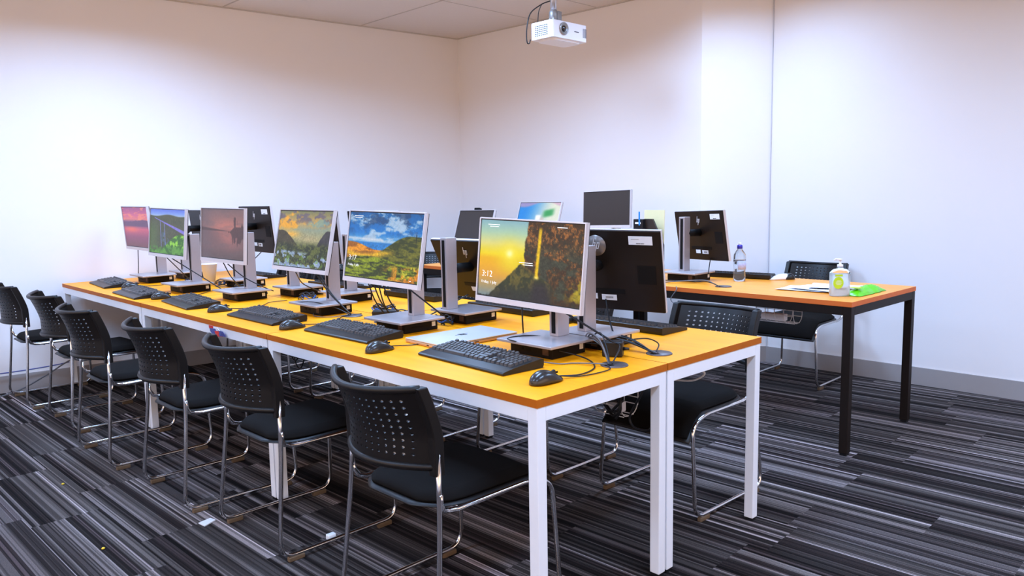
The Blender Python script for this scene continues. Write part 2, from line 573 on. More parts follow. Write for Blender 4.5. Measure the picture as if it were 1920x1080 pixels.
HB = 0.745
G2 = 'orange topped dark framed desks along the right wall'
desk('desk', 2.158, 0.045, 2.966, 1.86, HB, M_top2, M_edge2, M_dframe, 0.040, 'orange topped desk with black legs holding the two bottles, front right', 'desk', G2, rot=R(-0.8), grommets=[(2.333, 0.829)])
desk('desk', 2.183, 1.868, 2.991, 3.42, HB, M_top2, M_edge2, M_dframe, 0.040, 'second black framed desk behind, holding the dark and leaf picture screens', 'desk', G2, rot=R(-0.8))

# ------------------------------------------------------------------ chair (faces +X)
def back_point(v, w):
    # v in [-1,1] across, w in [0,1] up
    z = 0.540 + 0.230 * w
    prof = -0.208 - 0.004 * w - (0.085 * max(0, w - 0.35) ** 1.35)
    bow = 0.085 * (1 - v * v)
    y = 0.203 * v
    dip = -0.010 * (1 - v * v) * w
    return Vector((prof - bow, y, z + dip))
def backrest_mesh():
    mb = MB()
    NU, NV = 15, 11          # cells
    t = 0.0055
    hol = {(i, j) for i in range(1, NU - 1) for j in range(1, NV - 1)}
    def P(i2, j2, side):
        v = -0.93 + 1.86 * i2 / (2 * NU)
        w = 0.02 + 0.95 * j2 / (2 * NV)
        return fpos(v, w, side)
    def fpos(v, w, side):
        e = 1e-3
        p = back_point(v, w)
        dv = back_point(v + e, w) - p
        dw = back_point(v, w + e) - p
        n = dv.cross(dw).normalized()
        return p + n * (t / 2 * side)
    for side in (1, -1):
        idx = {}
        vs = []
        fs = []
        def g(i2, j2):
            if (i2, j2) not in idx:
                idx[(i2, j2)] = len(vs)
                vs.append(P(i2, j2, side))
            return idx[(i2, j2)]
        for i in range(NU):
            for j in range(NV):
                ring = [(2 * i, 2 * j), (2 * i + 1, 2 * j), (2 * i + 2, 2 * j), (2 * i + 2, 2 * j + 1), (2 * i + 2, 2 * j + 2), (2 * i + 1, 2 * j + 2), (2 * i, 2 * j + 2), (2 * i, 2 * j + 1)]
                o = [g(*r) for r in ring]
                if (i, j) in hol:
                    inn = []
                    for r in ring:
                        a = math.atan2(r[1] - (2 * j + 1), r[0] - (2 * i + 1))
                        v = -0.93 + 1.86 * (2 * i + 1 + 0.40 * math.cos(a)) / (2 * NU)
                        w = 0.02 + 0.95 * (2 * j + 1 + 0.40 * math.sin(a)) / (2 * NV)
                        inn.append(len(vs))
                        vs.append(fpos(v, w, side))
                    for k in range(8):
                        f = (o[k], o[(k + 1) % 8], inn[(k + 1) % 8], inn[k])
                        fs.append(f if side > 0 else f[::-1])
                else:
                    fs.append(o if side > 0 else o[::-1])
        mb.add(vs, fs, 0, True)
    for (i, j) in hol:                       # hole walls
        vs = []
        for side in (1, -1):
            for k in range(8):
                a = 2 * PI * k / 8
                v = -0.93 + 1.86 * (2 * i + 1 + 0.40 * math.cos(a)) / (2 * NU)
                w = 0.02 + 0.95 * (2 * j + 1 + 0.40 * math.sin(a)) / (2 * NV)
                vs.append(fpos(v, w, side))
        mb.add(vs, [(k, (k + 1) % 8, 8 + (k + 1) % 8, 8 + k) for k in range(8)], 0, True)
    # rims: top lip, bottom lip, side posts
    mb.tube([back_point(-1 + 2 * k / 20, 0.985) + Vector((-0.002, 0, 0)) for k in range(21)], 0.0105, 10)
    mb.tube([back_point(-1 + 2 * k / 20, 0.0) + Vector((-0.002, 0, 0)) for k in range(21)], 0.011, 10)
    return mb
def post_mesh(s):
    mb = MB()
    pts = [back_point(s * 0.99, k / 8) for k in range(9)]
    pts = [pts[0] + Vector((0, 0, -0.025))] + pts
    vs = []
    fs = []
    for p in pts:
        for dx, dy in ((-0.014, -0.016), (0.022, -0.016), (0.022, 0.012), (-0.014, 0.012)):
            vs.append(p + Vector((dx, dy * s, 0)))
    for i in range(len(pts) - 1):
        for k in range(4):
            f = (i * 4 + k, i * 4 + (k + 1) % 4, (i + 1) * 4 + (k + 1) % 4, (i + 1) * 4 + k)
            fs.append(f if s > 0 else f[::-1])
    fs.append((3, 2, 1, 0) if s > 0 else (0, 1, 2, 3))
    e = (len(pts) - 1) * 4
    fs.append((e, e + 1, e + 2, e + 3) if s > 0 else (e + 3, e + 2, e + 1, e))
    return mb.add(vs, fs, 0, False)
def seat_half(x):
    # half width of the seat at x
    if x < -0.06:
        k = (x + 0.06) / -0.15
        return 0.205 * math.sqrt(max(0.0, 1 - (k ** 2.4) * 0.55))
    return 0.205 + 0.01 * (x + 0.06) / 0.3
def seat_z(x, base):
    z = base + 0.012 * (x + 0.1)
    if x > 0.15:
        z -= 2.6 * (x - 0.15) ** 1.5
    return z
def seat_mesh(z0, th, x0, x1, shrink, puff):
    mb = MB()
    NX, NY = 22, 12
    top, bot = [], []
    xsn = [x0 + (x1 - x0) * (0.5 - 0.5 * math.cos(PI * i / NX)) * 1.0 for i in range(NX + 1)]
    for x in xsn:
        hw = seat_half(x) - shrink
        # round the rear end
        tr = (x - x0) / 0.06
        if tr < 1:
            hw *= 0.80 + 0.20 * math.sqrt(max(0, 1 - (1 - tr) ** 2))
        for j in range(NY + 1):
            v = -1 + 2 * j / NY
            y = hw * v
            edge = min(1, (1 - abs(v)) / 0.22, (x - x0) / 0.05 + 0.0, (x1 - x) / 0.03)
            edge = max(0, edge)
            pz = math.sqrt(max(0, 1 - (1 - edge) ** 2))
            zz = seat_z(x, z0)
            top.append((x, y, zz + th * 0.25 + (th * 0.75 + puff * (1 - v * v)) * pz))
            bot.append((x, y, zz))
    n = NY + 1
    off = len(top)
    fs = []
    for i in range(NX):
        for j in range(NY):
            a = i * n + j
            fs.append((a, a + n, a + n + 1, a + 1))
            fs.append((off + a, off + a + 1, off + a + n + 1, off + a + n))
    for j in range(NY):
        fs.append((j, j + 1, off + j + 1, off + j))
        a = NX * n + j
        fs.append((a + 1, a, off + a, off + a + 1))
    for i in range(NX):
        a = i * n
        fs.append((a + n, a, off + a, off + a + n))
        a = i * n + NY
        fs.append((a, a + n, off + a + n, off + a))
    return mb.add(top + bot, fs, 0, True)
def make_chair(label, group):
    t = empty('chair', (0, 0, 0), 0, label, 'chair', group)
    M = backrest_mesh().build('backrest', M_bplastic, t)
    for s in (-1, 1):
        post_mesh(s).build('back_post', M_bplastic, M, bevel=0.004)
    sh = seat_mesh(0.408, 0.010, -0.225, 0.262, 0.0, 0.0).build('seat_shell', M_bplastic, t)
    cu_ = seat_mesh(0.419, 0.022, -0.205, 0.258, 0.012, 0.008).build('seat_cushion', M_fabric, t)
    for s in (-1, 1):
        y = 0.228 * s
        pts = [(-0.205, 0.204 * s, 0.60), (-0.213, 0.214 * s, 0.40), (-0.25, 0.238 * s, 0.022), (0.25, 0.238 * s, 0.022), (0.238, 0.216 * s, 0.378), (0.150, 0.211 * s, 0.405), (-0.14, 0.205 * s, 0.402)]
        pp = fillet(pts, 0.06, 7)
        pp += [Vector((-0.17, 0.200 * s, 0.404)), Vector((-0.192, 0.203 * s, 0.412)), Vector((-0.205, 0.210 * s, 0.435)), Vector((-0.208, 0.213 * s, 0.465))]
        MB().tube(pp, 0.0078, 10).build('side_frame', M_chrome, t)
        for gx in (-0.19, 0.19):
            MB().box((gx, 0.238 * s, 0.0085), (0.062, 0.018, 0.017)).build('glide', M_glide, t, bevel=0.003)
    for x, z in ((-0.12, 0.398), (0.12, 0.402)):
        MB().tube([(x, -0.205, z), (x, 0.205, z)], 0.007, 8).build('crossbar', M_chrome, t)
    return t
GA = 'black perforated sled chairs along the left side of the desks'
c0 = make_chair('black perforated chair nearest the camera, front centre, on the left side of the desks', GA)
c0.location = (0.008, 0.396, 0)
c0.rotation_euler = (0, 0, R(1))
CH = [(-0.015, 1.248, 1, 'second nearest black chair of the left side row, white clip on its runner'),
      (-0.075, 1.925, 0, 'third nearest black chair of the left side row, beside the second desk leg'),
      (-0.13, 2.71, 1, 'fourth nearest black chair of the left side row, before the far leg pair'),
      (-0.08, 3.50, 0, 'fifth nearest black chair of the left side row, second from the left photo edge'),
      (-0.13, 4.27, 0, 'farthest black chair of the left side row, at the left edge beside the wall')]
CH_labels = []
for x, y, rz, lb in CH:
    dup(c0, (x, y, 0), R(rz), lb)
GB = 'black perforated sled chairs facing the inner row of desks'
cb = [(1.27, 0.385, 179, 'black chair tucked under the near right corner of the orange desks'),
      (1.20, 1.10, 180, 'black chair under the inner desks, seen below the big monitor back'),
      (1.16, 1.90, 181, 'black chair under the inner desks, hidden behind the waterfall picture screen'),
      (1.19, 2.68, 180, 'black chair on the inner side behind the stormy sky screen'),
      (1.19, 3.42, 180, 'black chair on the inner side behind the stand of the stormy sky screen'),
      (1.30, 4.12, 186, 'black chair by the left wall, between the mauve lake and flower coast screens')]
for x, y, rz, lb in cb:
    c = dup(c0, (x, y, 0), R(rz), lb)
    c['group'] = GB
GC = 'black perforated chairs around the dark framed desks'
for x, y, rz, lb in ((3.50, 0.935, 181, 'black chair between the dark framed desk and the right wall, behind the sanitizer bottle'),
                     (2.76, 3.97, 225, 'black chair near the far room corner, seen right of the stormy sky screen'),
                     (1.93, 4.07, 262, 'black chair against the left wall, seen left of the stormy sky screen')):
    c = dup(c0, (x, y, 0), R(rz), lb)
    c['group'] = GC

# ------------------------------------------------------------------ screen pictures (painted as point colours)
rng = np.random.RandomState(7)
def fbm(nx, ny, sx, sy, seed, oct=5, pers=0.55):
    r = np.random.RandomState(seed)
    out = np.zeros((ny, nx))
    amp, tot = 1.0, 0
    for o in range(oct):
        gx, gy = int(sx * 2 ** o) + 2, int(sy * 2 ** o) + 2
        g = r.rand(gy + 1, gx + 1)
        X = np.linspace(0, gx - 1e-3, nx)
        Y = np.linspace(0, gy - 1e-3, ny)
        xi, yi = X.astype(int), Y.astype(int)
        fx, fy = X - xi, Y - yi
        fx, fy = fx * fx * (3 - 2 * fx), fy * fy * (3 - 2 * fy)
        a = g[yi][:, xi] * (1 - fx) + g[yi][:, xi + 1] * fx
        b = g[yi + 1][:, xi] * (1 - fx) + g[yi + 1][:, xi + 1] * fx
        out += amp * (a * (1 - fy)[:, None] + b * fy[:, None])
        tot += amp
        amp *= pers
    return out / tot
def mixc(a, b, t):
    t = np.clip(t, 0, 1)[..., None]
    return a * (1 - t) + b * t
def C(*c):
    return np.array(c, float)
def sm(a, b, x):
    t = np.clip((x - a) / (b - a), 0, 1)
    return t * t * (3 - 2 * t)
def grad(v, stops):
    out = np.zeros(v.shape + (3,))
    ps = [s[0] for s in stops]
    for k in range(3):
        out[..., k] = np.interp(v, ps, [s[1][k] for s in stops])
    return out
def paint(kind, nx, ny):
    u, v = np.meshgrid(np.linspace(0, 1, nx), np.linspace(0, 1, ny))   # v = 0 at the top
    N = lambda sx, sy, s, o=5, p=0.55: fbm(nx, ny, sx, sy, s, o, p)
    n1, n2, n3 = N(4, 4, 1), N(12, 10, 2), N(40, 30, 3, 3)
    if kind == 'waterfall':
        im = grad(v, [(0, (135, 180, 195)), (0.15, (170, 205, 180)), (0.30, (225, 218, 130)), (0.44, (245, 215, 20)), (0.50, (240, 180, 10)), (0.58, (240, 175, 30)), (0.72, (225, 160, 60)), (1, (120, 140, 150))])
        im = mixc(im, C(230, 215, 40), 0.7 * sm(0.25, 0.0, np.abs(v - 0.55)) * sm(0.1, 0.4, u))
        d = np.hypot((u - 0.31) * 1.5, v - 0.42)
        im = mixc(im, C(252, 228, 40), 0.7 * np.exp(-(d / 0.16) ** 2))
        im = mixc(im, C(255, 255, 200), np.exp(-(d / 0.040) ** 2))
        im = mixc(im, C(255, 250, 150), 0.5 * np.exp(-(d / 0.075) ** 2))
        cl = mixc(C(60, 38, 14) + 0 * im, C(158, 98, 42) + 0 * im, sm(0.47, 0.62, N(30, 12, 5, 5, .85)) * sm(1.1, 0.35, v))
        cl = mixc(cl, C(58, 64, 50) + 0 * im, sm(0.42, 0.56, N(9, 8, 6, 5, .7)) * sm(0.15, 0.5, v))
        cl = mixc(cl, C(36, 38, 30), 0.6 * sm(0.47, 0.58, N(40, 22, 8, 4, .8)))
        cl = mixc(cl, C(190, 165, 20), 0.8 * sm(0.42, 0.55, n2) * sm(0.82, 0.97, u) * sm(0.62, 0.74, v) * sm(1.0, 0.9, v))
        edge = 0.475 - 0.02 * sm(0.1, 0.3, v) + 0.03 * (n2 - .5)
        im = mixc(im, cl, sm(edge, edge + 0.012, u) * 1.0)
        low = mixc(C(44, 52, 26) + 0 * im, C(92, 84, 34) + 0 * im, sm(0.4, 0.6, N(18, 10, 9, 4, .7)))
        low = mixc(low, C(34, 40, 44) + 0 * im, sm(0.75, 1.0, v) * 0.8)
        line = 0.93 - 1.0 * np.clip(u - 0.12, 0, 1) - 0.35 * sm(0.24, 0.42, u) * 0.2 + 0.04 * (n3 - 0.5)
        line = np.where(u < 0.43, 0.98 - 1.42 * np.clip(u - 0.11, 0, 1) + 0.03 * (n3 - .5), 0.53 + (u - 0.43) * 0.75)
        im = mixc(im, low, sm(line, line + 0.02, v) * sm(0.78, 0.7, u))
        im = mixc(im, C(118, 88, 34), 0.5 * np.exp(-((v - 0.56 - (u - 0.45) * 0.9) / 0.02) ** 2) * (u > 0.44) * (u < 0.60))
        fx = 0.605 - 0.03 * v
        fall = np.exp(-((u - fx) / 0.016) ** 4) * sm(0.04, 0.12, v) * sm(0.71, 0.69, v)
        im = mixc(im, C(235, 190, 10), fall)
        im = mixc(im, C(255, 225, 110), np.exp(-(((u - 0.585) / 0.022) ** 2 + ((v - 0.695) / 0.022) ** 2)))
        im = mixc(im, C(36, 34, 44), 0.9 * np.exp(-(((u - 0.63) / 0.09) ** 4 + ((v - 0.9) / 0.15) ** 4)))
    elif kind == 'storm':
        im = grad(v, [(0, (20, 95, 165)), (0.3, (30, 120, 205)), (0.48, (120, 185, 230)), (1, (20, 90, 160))])
        cl = N(5, 7, 11, 6, .7)
        im = mixc(im, C(190, 208, 230), 0.85 * sm(0.46, 0.64, cl) * sm(0.52, 0.4, v))
        im = mixc(im, C(34, 66, 110), 0.75 * sm(0.48, 0.62, N(6, 6, 12, 6, .7)) * sm(0.45, 0.1, v))
        im = mixc(im, C(210, 215, 228), 0.8 * np.exp(-((v - 0.40 - 0.03 * u) / 0.02) ** 2) * (u < 0.5))
        im = mixc(im, C(20, 110, 195), sm(0.44, 0.46, v) * 0.8)
        hl = 0.455 + 0.11 * sm(0.05, 0.45, u) - 0.005 * n2
        hr = 0.62 - 0.30 * sm(0.38, 0.85, u) ** 0.8 + 0.01 * n2
        hr = np.where(u > 0.38, hr, 2)
        g1 = mixc(C(150, 90, 20) + 0 * im, C(235, 150, 25) + 0 * im, sm(0.4, 0.6, N(4, 12, 13)))
        im = mixc(im, g1, sm(hl, hl + 0.01, v))
        g2 = mixc(C(52, 62, 20) + 0 * im, C(108, 108, 30) + 0 * im, sm(0.4, 0.62, N(7, 20, 14, 5, .7)))
        im = mixc(im, g2, sm(hr, hr + 0.01, v))
        im = mixc(im, C(238, 186, 36), 0.95 * np.exp(-((v - 0.63 - 0.04 * np.sin(u * 7)) / 0.04) ** 2) * sm(0.75, 0.45, u))
        fg = mixc(C(48, 60, 16) + 0 * im, C(135, 150, 22) + 0 * im, sm(0.42, 0.60, N(6, 24, 15, 5, .7)))
        l3 = 0.70 - 0.05 * np.sin(u * 5)
        im = mixc(im, fg, sm(l3, l3 + 0.03, v))
        im = mixc(im, C(230, 140, 20), 0.9 * sm(0.46, 0.60, N(14, 12, 16)) * sm(0.45, 0.75, u) * sm(0.74, 0.86, v))
        im = mixc(im, C(225, 215, 50), 0.8 * sm(0.56, 0.7, N(30, 22, 17, 3)) * sm(0.6, 0.85, u) * sm(0.66, 0.8, v))
        im = mixc(im, C(35, 45, 30), 1.0 * (np.abs(u - 0.93) < 0.006) * (v > 0.30) * (v < 0.42))
    elif kind == 'flowers':
        im = grad(v, [(0, (125, 130, 95)), (0.2, (205, 165, 95)), (0.33, (150, 160, 140)), (0.5, (160, 160, 120)), (1, (60, 80, 50))])
        im = mixc(im, C(245, 175, 50), sm(0.45, 0.6, N(5, 6, 21)) * sm(0.42, 0.25, v) * sm(0.75, 0.3, u))
        im = mixc(im, C(115, 105, 115), sm(0.50, 0.62, N(9, 9, 22)) * sm(0.36, 0.1, v))
        im = mixc(im, C(120, 165, 170), 0.7 * sm(0.52, 0.62, N(8, 9, 23)) * sm(0.05, 0.2, v) * sm(0.4, 0.2, v) * sm(.4, .7, u))
        im = mixc(im, C(255, 190, 70), 0.9 * np.exp(-(((u - 0.27) / 0.15) ** 2 + ((v - 0.42) / 0.06) ** 2)))
        im = mixc(im, C(190, 170, 130), 0.6 * np.exp(-(((u - 0.62) / 0.2) ** 2 + ((v - 0.50) / 0.08) ** 2)))
        ll = 0.34 + 0.30 * sm(0.05, 0.5, u) ** 1.2 + 0.03 * (n2 - .5)
        im = mixc(im, C(74, 66, 44) + 30 * (n2[..., None] - .5), sm(ll, ll + 0.015, v) * sm(0.62, 0.56, u))
        lr = 0.33 + 0.5 * sm(0.95, 0.62, u) + 0.04 * (n2 - .5)
        im = mixc(im, C(60, 58, 62) + 30 * (n2[..., None] - .5), sm(lr, lr + 0.015, v) * (u > 0.6))
        im = mixc(im, mixc(C(42, 50, 24) + 0 * im, C(96, 104, 44) + 0 * im, sm(.42, .62, N(16, 14, 25, 5, .8))), sm(0.52, 0.66, v + 0.1 * (n1 - .5)))
        im = mixc(im, mixc(C(110, 135, 175) + 0 * im, C(185, 200, 225) + 0 * im, n3), sm(0.50, 0.57, N(10, 10, 26, 4)) * sm(0.70, 0.78, v + 0.10 * (.5 - u)))
        im = mixc(im, C(120, 165, 60), 0.6 * sm(0.56, 0.66, N(20, 18, 27, 3)) * sm(0.72, 0.85, v))
    elif kind == 'dusk':
        im = grad(v, [(0, (128, 102, 104)), (0.4, (160, 112, 108)), (0.44, (120, 92, 95)), (0.75, (125, 95, 98)), (1, (98, 82, 84))])
        im = mixc(im, C(205, 125, 112), 0.8 * np.exp(-(((u - 0.62) / 0.3) ** 2 + ((v - 0.36) / 0.16) ** 2)))
        im = mixc(im, C(195, 120, 112), 0.6 * np.exp(-(((u - 0.62 - 0.3 * (v - .5)) / 0.2) ** 2 + ((v - 0.58) / 0.18) ** 2)))
        im = mixc(im, C(105, 90, 100), 0.55 * sm(0.35, 0.0, u))
        im = mixc(im, C(110, 96, 102), 0.3 * sm(.45, .6, N(3, 8, 31)))
        im = mixc(im, C(88, 68, 70), sm(0.36 + 0.1 * u, 0.38 + 0.1 * u, v) * sm(0.45, 0.43, v) * 0.9)
        tr = N(22, 3, 32, 4)
        h = 0.20 * sm(0.45, 0.7, tr) * np.exp(-((u - 0.82) / 0.14) ** 4) + 0.10 * sm(0.66, 0.8, u)
        im = mixc(im, C(84, 62, 64), 0.9 * sm(h + 0.02, h - 0.01, np.abs(v - 0.455)) * (u > 0.64))
    elif kind == 'bridge':
        im = grad(v, [(0, (95, 120, 235)), (0.10, (130, 160, 240)), (0.15, (165, 190, 235)), (0.17, (70, 90, 60)), (1, (70, 85, 50))])
        im = mixc(im, mixc(C(64, 70, 46) + 0 * im, C(92, 92, 66) + 0 * im, n2), sm(0.12, 0.15, v - 0.02 * np.sin(u * 9)))
        im = mixc(im, C(84, 112, 52), sm(.35, .1, u) * sm(.15, .5, v) * 0.6)
        y0 = 0.20 + 0.36 * (u - 0.15)
        wd = 0.010 + 0.035 * sm(0.15, 1.0, u)
        im = mixc(im, C(130, 120, 215), sm(wd, wd * 0.6, np.abs(v - y0)) * (u > 0.13))
        for px in (0.30, 0.42):
            im = mixc(im, C(120, 125, 190), 0.8 * sm(0.014, 0.008, np.abs(u - px - 0.10 * (v - 0.3))) * (v > y0) * (v < 0.85))
        im = mixc(im, C(90, 130, 190), 0.8 * sm(.5, .6, N(8, 9, 42)) * np.exp(-(((u - 0.47) / 0.1) ** 2 + ((v - 0.62) / 0.18) ** 2)))
        hg = 0.92 - 0.38 * sm(0.25, 0.85, u) + 0.06 * (n2 - .5)
        im = mixc(im, mixc(C(56, 108, 26) + 0 * im, C(150, 215, 60) + 0 * im, sm(.4, .62, n2)), sm(hg, hg + 0.03, v))
        im = mixc(im, C(80, 140, 50), sm(.8, .86, v) * sm(.4, .5, n2) * .8)
    elif kind == 'pink':
        im = grad(v, [(0, (150, 70, 130)), (0.2, (205, 95, 140)), (0.30, (220, 120, 120)), (0.36, (125, 80, 120)), (0.46, (120, 75, 115)), (0.55, (200, 90, 120)), (0.75, (140, 75, 110)), (1, (112, 72, 84))])
        im = mixc(im, C(240, 140, 110), 0.7 * sm(.5, .62, N(4, 14, 51)) * (v < .33))
        im = mixc(im, C(235, 110, 90), 0.8 * np.exp(-(((u - 0.3) / 0.25) ** 2 + ((v - 0.56) / 0.07) ** 2)))
        ml = 0.36 - 0.05 * sm(0.2, 0.8, u) + 0.05 * (n2 - .5)
        im = mixc(im, C(100, 66, 105), sm(ml, ml + .02, v) * sm(.50, .46, v))
    elif kind == 'leaf':
        im = mixc(C(40, 140, 230) + np.zeros((ny, nx, 3)), C(225, 230, 215) + np.zeros((ny, nx, 3)), sm(0.1, 0.85, u + 0.15 * (v - .3)))
        im = mixc(im, C(200, 150, 190), sm(0.10, 0.0, v - 0.10 * np.sin(u * 6 + 1)) * .7)
        im = mixc(im, C(60, 160, 90), np.exp(-(((u - 0.74) / 0.13) ** 4 + ((v - 0.36 + (u - .74) * .3) / 0.13) ** 4)))
        im = mixc(im, C(255, 255, 255), np.exp(-(((u - 0.50) / 0.065) ** 4 + ((v - 0.52) / 0.10) ** 4)))
        im = mixc(im, C(215, 180, 170), 0.7 * np.exp(-(((u - 0.60) / 0.05) ** 2 + ((v - 0.60) / 0.10) ** 2)))
        im = mixc(im, C(110, 210, 220), 0.6 * sm(0.6, 0.9, v))
    if kind in ('waterfall', 'storm', 'flowers', 'bridge'):
        tex = 0.74 + 0.52 * N(60, 40, 77, 3, .8)
        wgt = {'waterfall': sm(0.44, 0.5, u + 0.9 * np.clip(v - 0.55, 0, 1)), 'storm': sm(0.45, 0.5, v) + 0.25, 'flowers': 0.3 + 0.7 * sm(0.3, 0.5, v), 'bridge': sm(0.12, 0.2, v) * 0.6}[kind][..., None]
        im = im * (1 - wgt + wgt * tex[..., None])
    im = np.clip(im + 8 * (n3[..., None] - 0.5), 0, 255) / 255.0
    return np.where(im <= 0.04045, im / 12.92, ((im + 0.055) / 1.055) ** 2.4)

def screen_mesh(name, w, h, kind, parent, gain=1.0, nx=190):
    """flat picture surface; u runs to the viewer's right. local: screen faces +X, viewer's right = -Y ... """
    ny = int(nx * h / w)
    im = paint(kind, nx, ny)
    me = bpy.data.meshes.new(name)
    vs = []
    for j in range(ny):
        for i in range(nx):
            vs.append((0, -w / 2 + w * i / (nx - 1), h / 2 - h * j / (ny - 1)))
    fs = [(j * nx + i, (j + 1) * nx + i, (j + 1) * nx + i + 1, j * nx + i + 1) for j in range(ny - 1) for i in range(nx - 1)]
    me.from_pydata(vs, [], fs)
    ca = me.color_attributes.new('picture', 'FLOAT_COLOR', 'POINT')
    a = np.ones((ny * nx, 4), np.float32)
    a[:, :3] = im.reshape(-1, 3)
    ca.data.foreach_set('color', a.ravel())
    me.materials.append(screen_mat(gain))
    o = bpy.data.objects.new(name, me)
    COL.objects.link(o)
    o.parent = parent
    return o

def text_obj(txt, size, parent, name, m, loc, M3, extrude=0.0002, align='LEFT', shear=0, bold=0):
    cu_ = bpy.data.curves.new(name, 'FONT')
    cu_.body = txt
    cu_.size = size
    cu_.extrude = extrude
    cu_.align_x = align
    cu_.shear = shear
    cu_.offset = bold if bold else -size * 0.012
    tmp = bpy.data.objects.new(name, cu_)
    COL.objects.link(tmp)
    dg = bpy.context.evaluated_depsgraph_get()
    me = bpy.data.meshes.new_from_object(tmp.evaluated_get(dg))
    bpy.data.objects.remove(tmp)
    me.materials.clear()
    me.materials.append(m)
    o = bpy.data.objects.new(name, me)
    COL.objects.link(o)
    o.parent = parent
    o.matrix_local = Matrix.Translation(loc) @ M3.to_4x4()
    return o
# text plane facing +X, reading towards +Y (viewer looks along -X, his right is +Y)
FX = Matrix(((0, 0, 1), (1, 0, 0), (0, 1, 0)))
# text plane facing -X (panel backs), reading towards -Y
FXN = Matrix(((0, 0, -1), (-1, 0, 0), (0, 1, 0)))
# text flat on +Z, reading toward -Y? set per use

# ------------------------------------------------------------------ monitors
def logo_strokes(mb, s, T):
    """four slanted strokes, drawn in a plane u (right), v (up), thickness along w"""
    sl = 0.32
    def bar(u, v0, v1, w=0.10):
        mb.add([T @ Vector((u + v0 * sl - w / 2, v0, 0)), T @ Vector((u + v0 * sl + w / 2, v0, 0)), T @ Vector((u + v1 * sl + w / 2, v1, 0)), T @ Vector((u + v1 * sl - w / 2, v1, 0)),
                T @ Vector((u + v0 * sl - w / 2, v0, 0.06)), T @ Vector((u + v0 * sl + w / 2, v0, 0.06)), T @ Vector((u + v1 * sl + w / 2, v1, 0.06)), T @ Vector((u + v1 * sl - w / 2, v1, 0.06))],
               [(3, 2, 1, 0), (4, 5, 6, 7), (0, 1, 5, 4), (1, 2, 6, 5), (2, 3, 7, 6), (3, 0, 4, 7)])
    bar(-0.42, -0.35, 0.95)
    bar(-0.14, -0.35, 0.30)
    bar(0.14, -0.95, 0.35)
    bar(0.42, -0.28, 0.35)
    for u0, v in ((-0.42, 0.36), (0.14, 0.36), (0.14, -0.36)):
        a = u0 + v * sl
        mb.add([T @ Vector(p) for p in ((a - 0.05, v - 0.06, 0), (a + 0.33, v - 0.06, 0), (a + 0.33, v + 0.05, 0), (a - 0.05, v + 0.05, 0), (a - 0.05, v - 0.06, 0.06), (a + 0.33, v - 0.06, 0.06), (a + 0.33, v + 0.05, 0.06), (a - 0.05, v + 0.05, 0.06))],
               [(3, 2, 1, 0), (4, 5, 6, 7), (0, 1, 5, 4), (1, 2, 6, 5), (2, 3, 7, 6), (3, 0, 4, 7)])

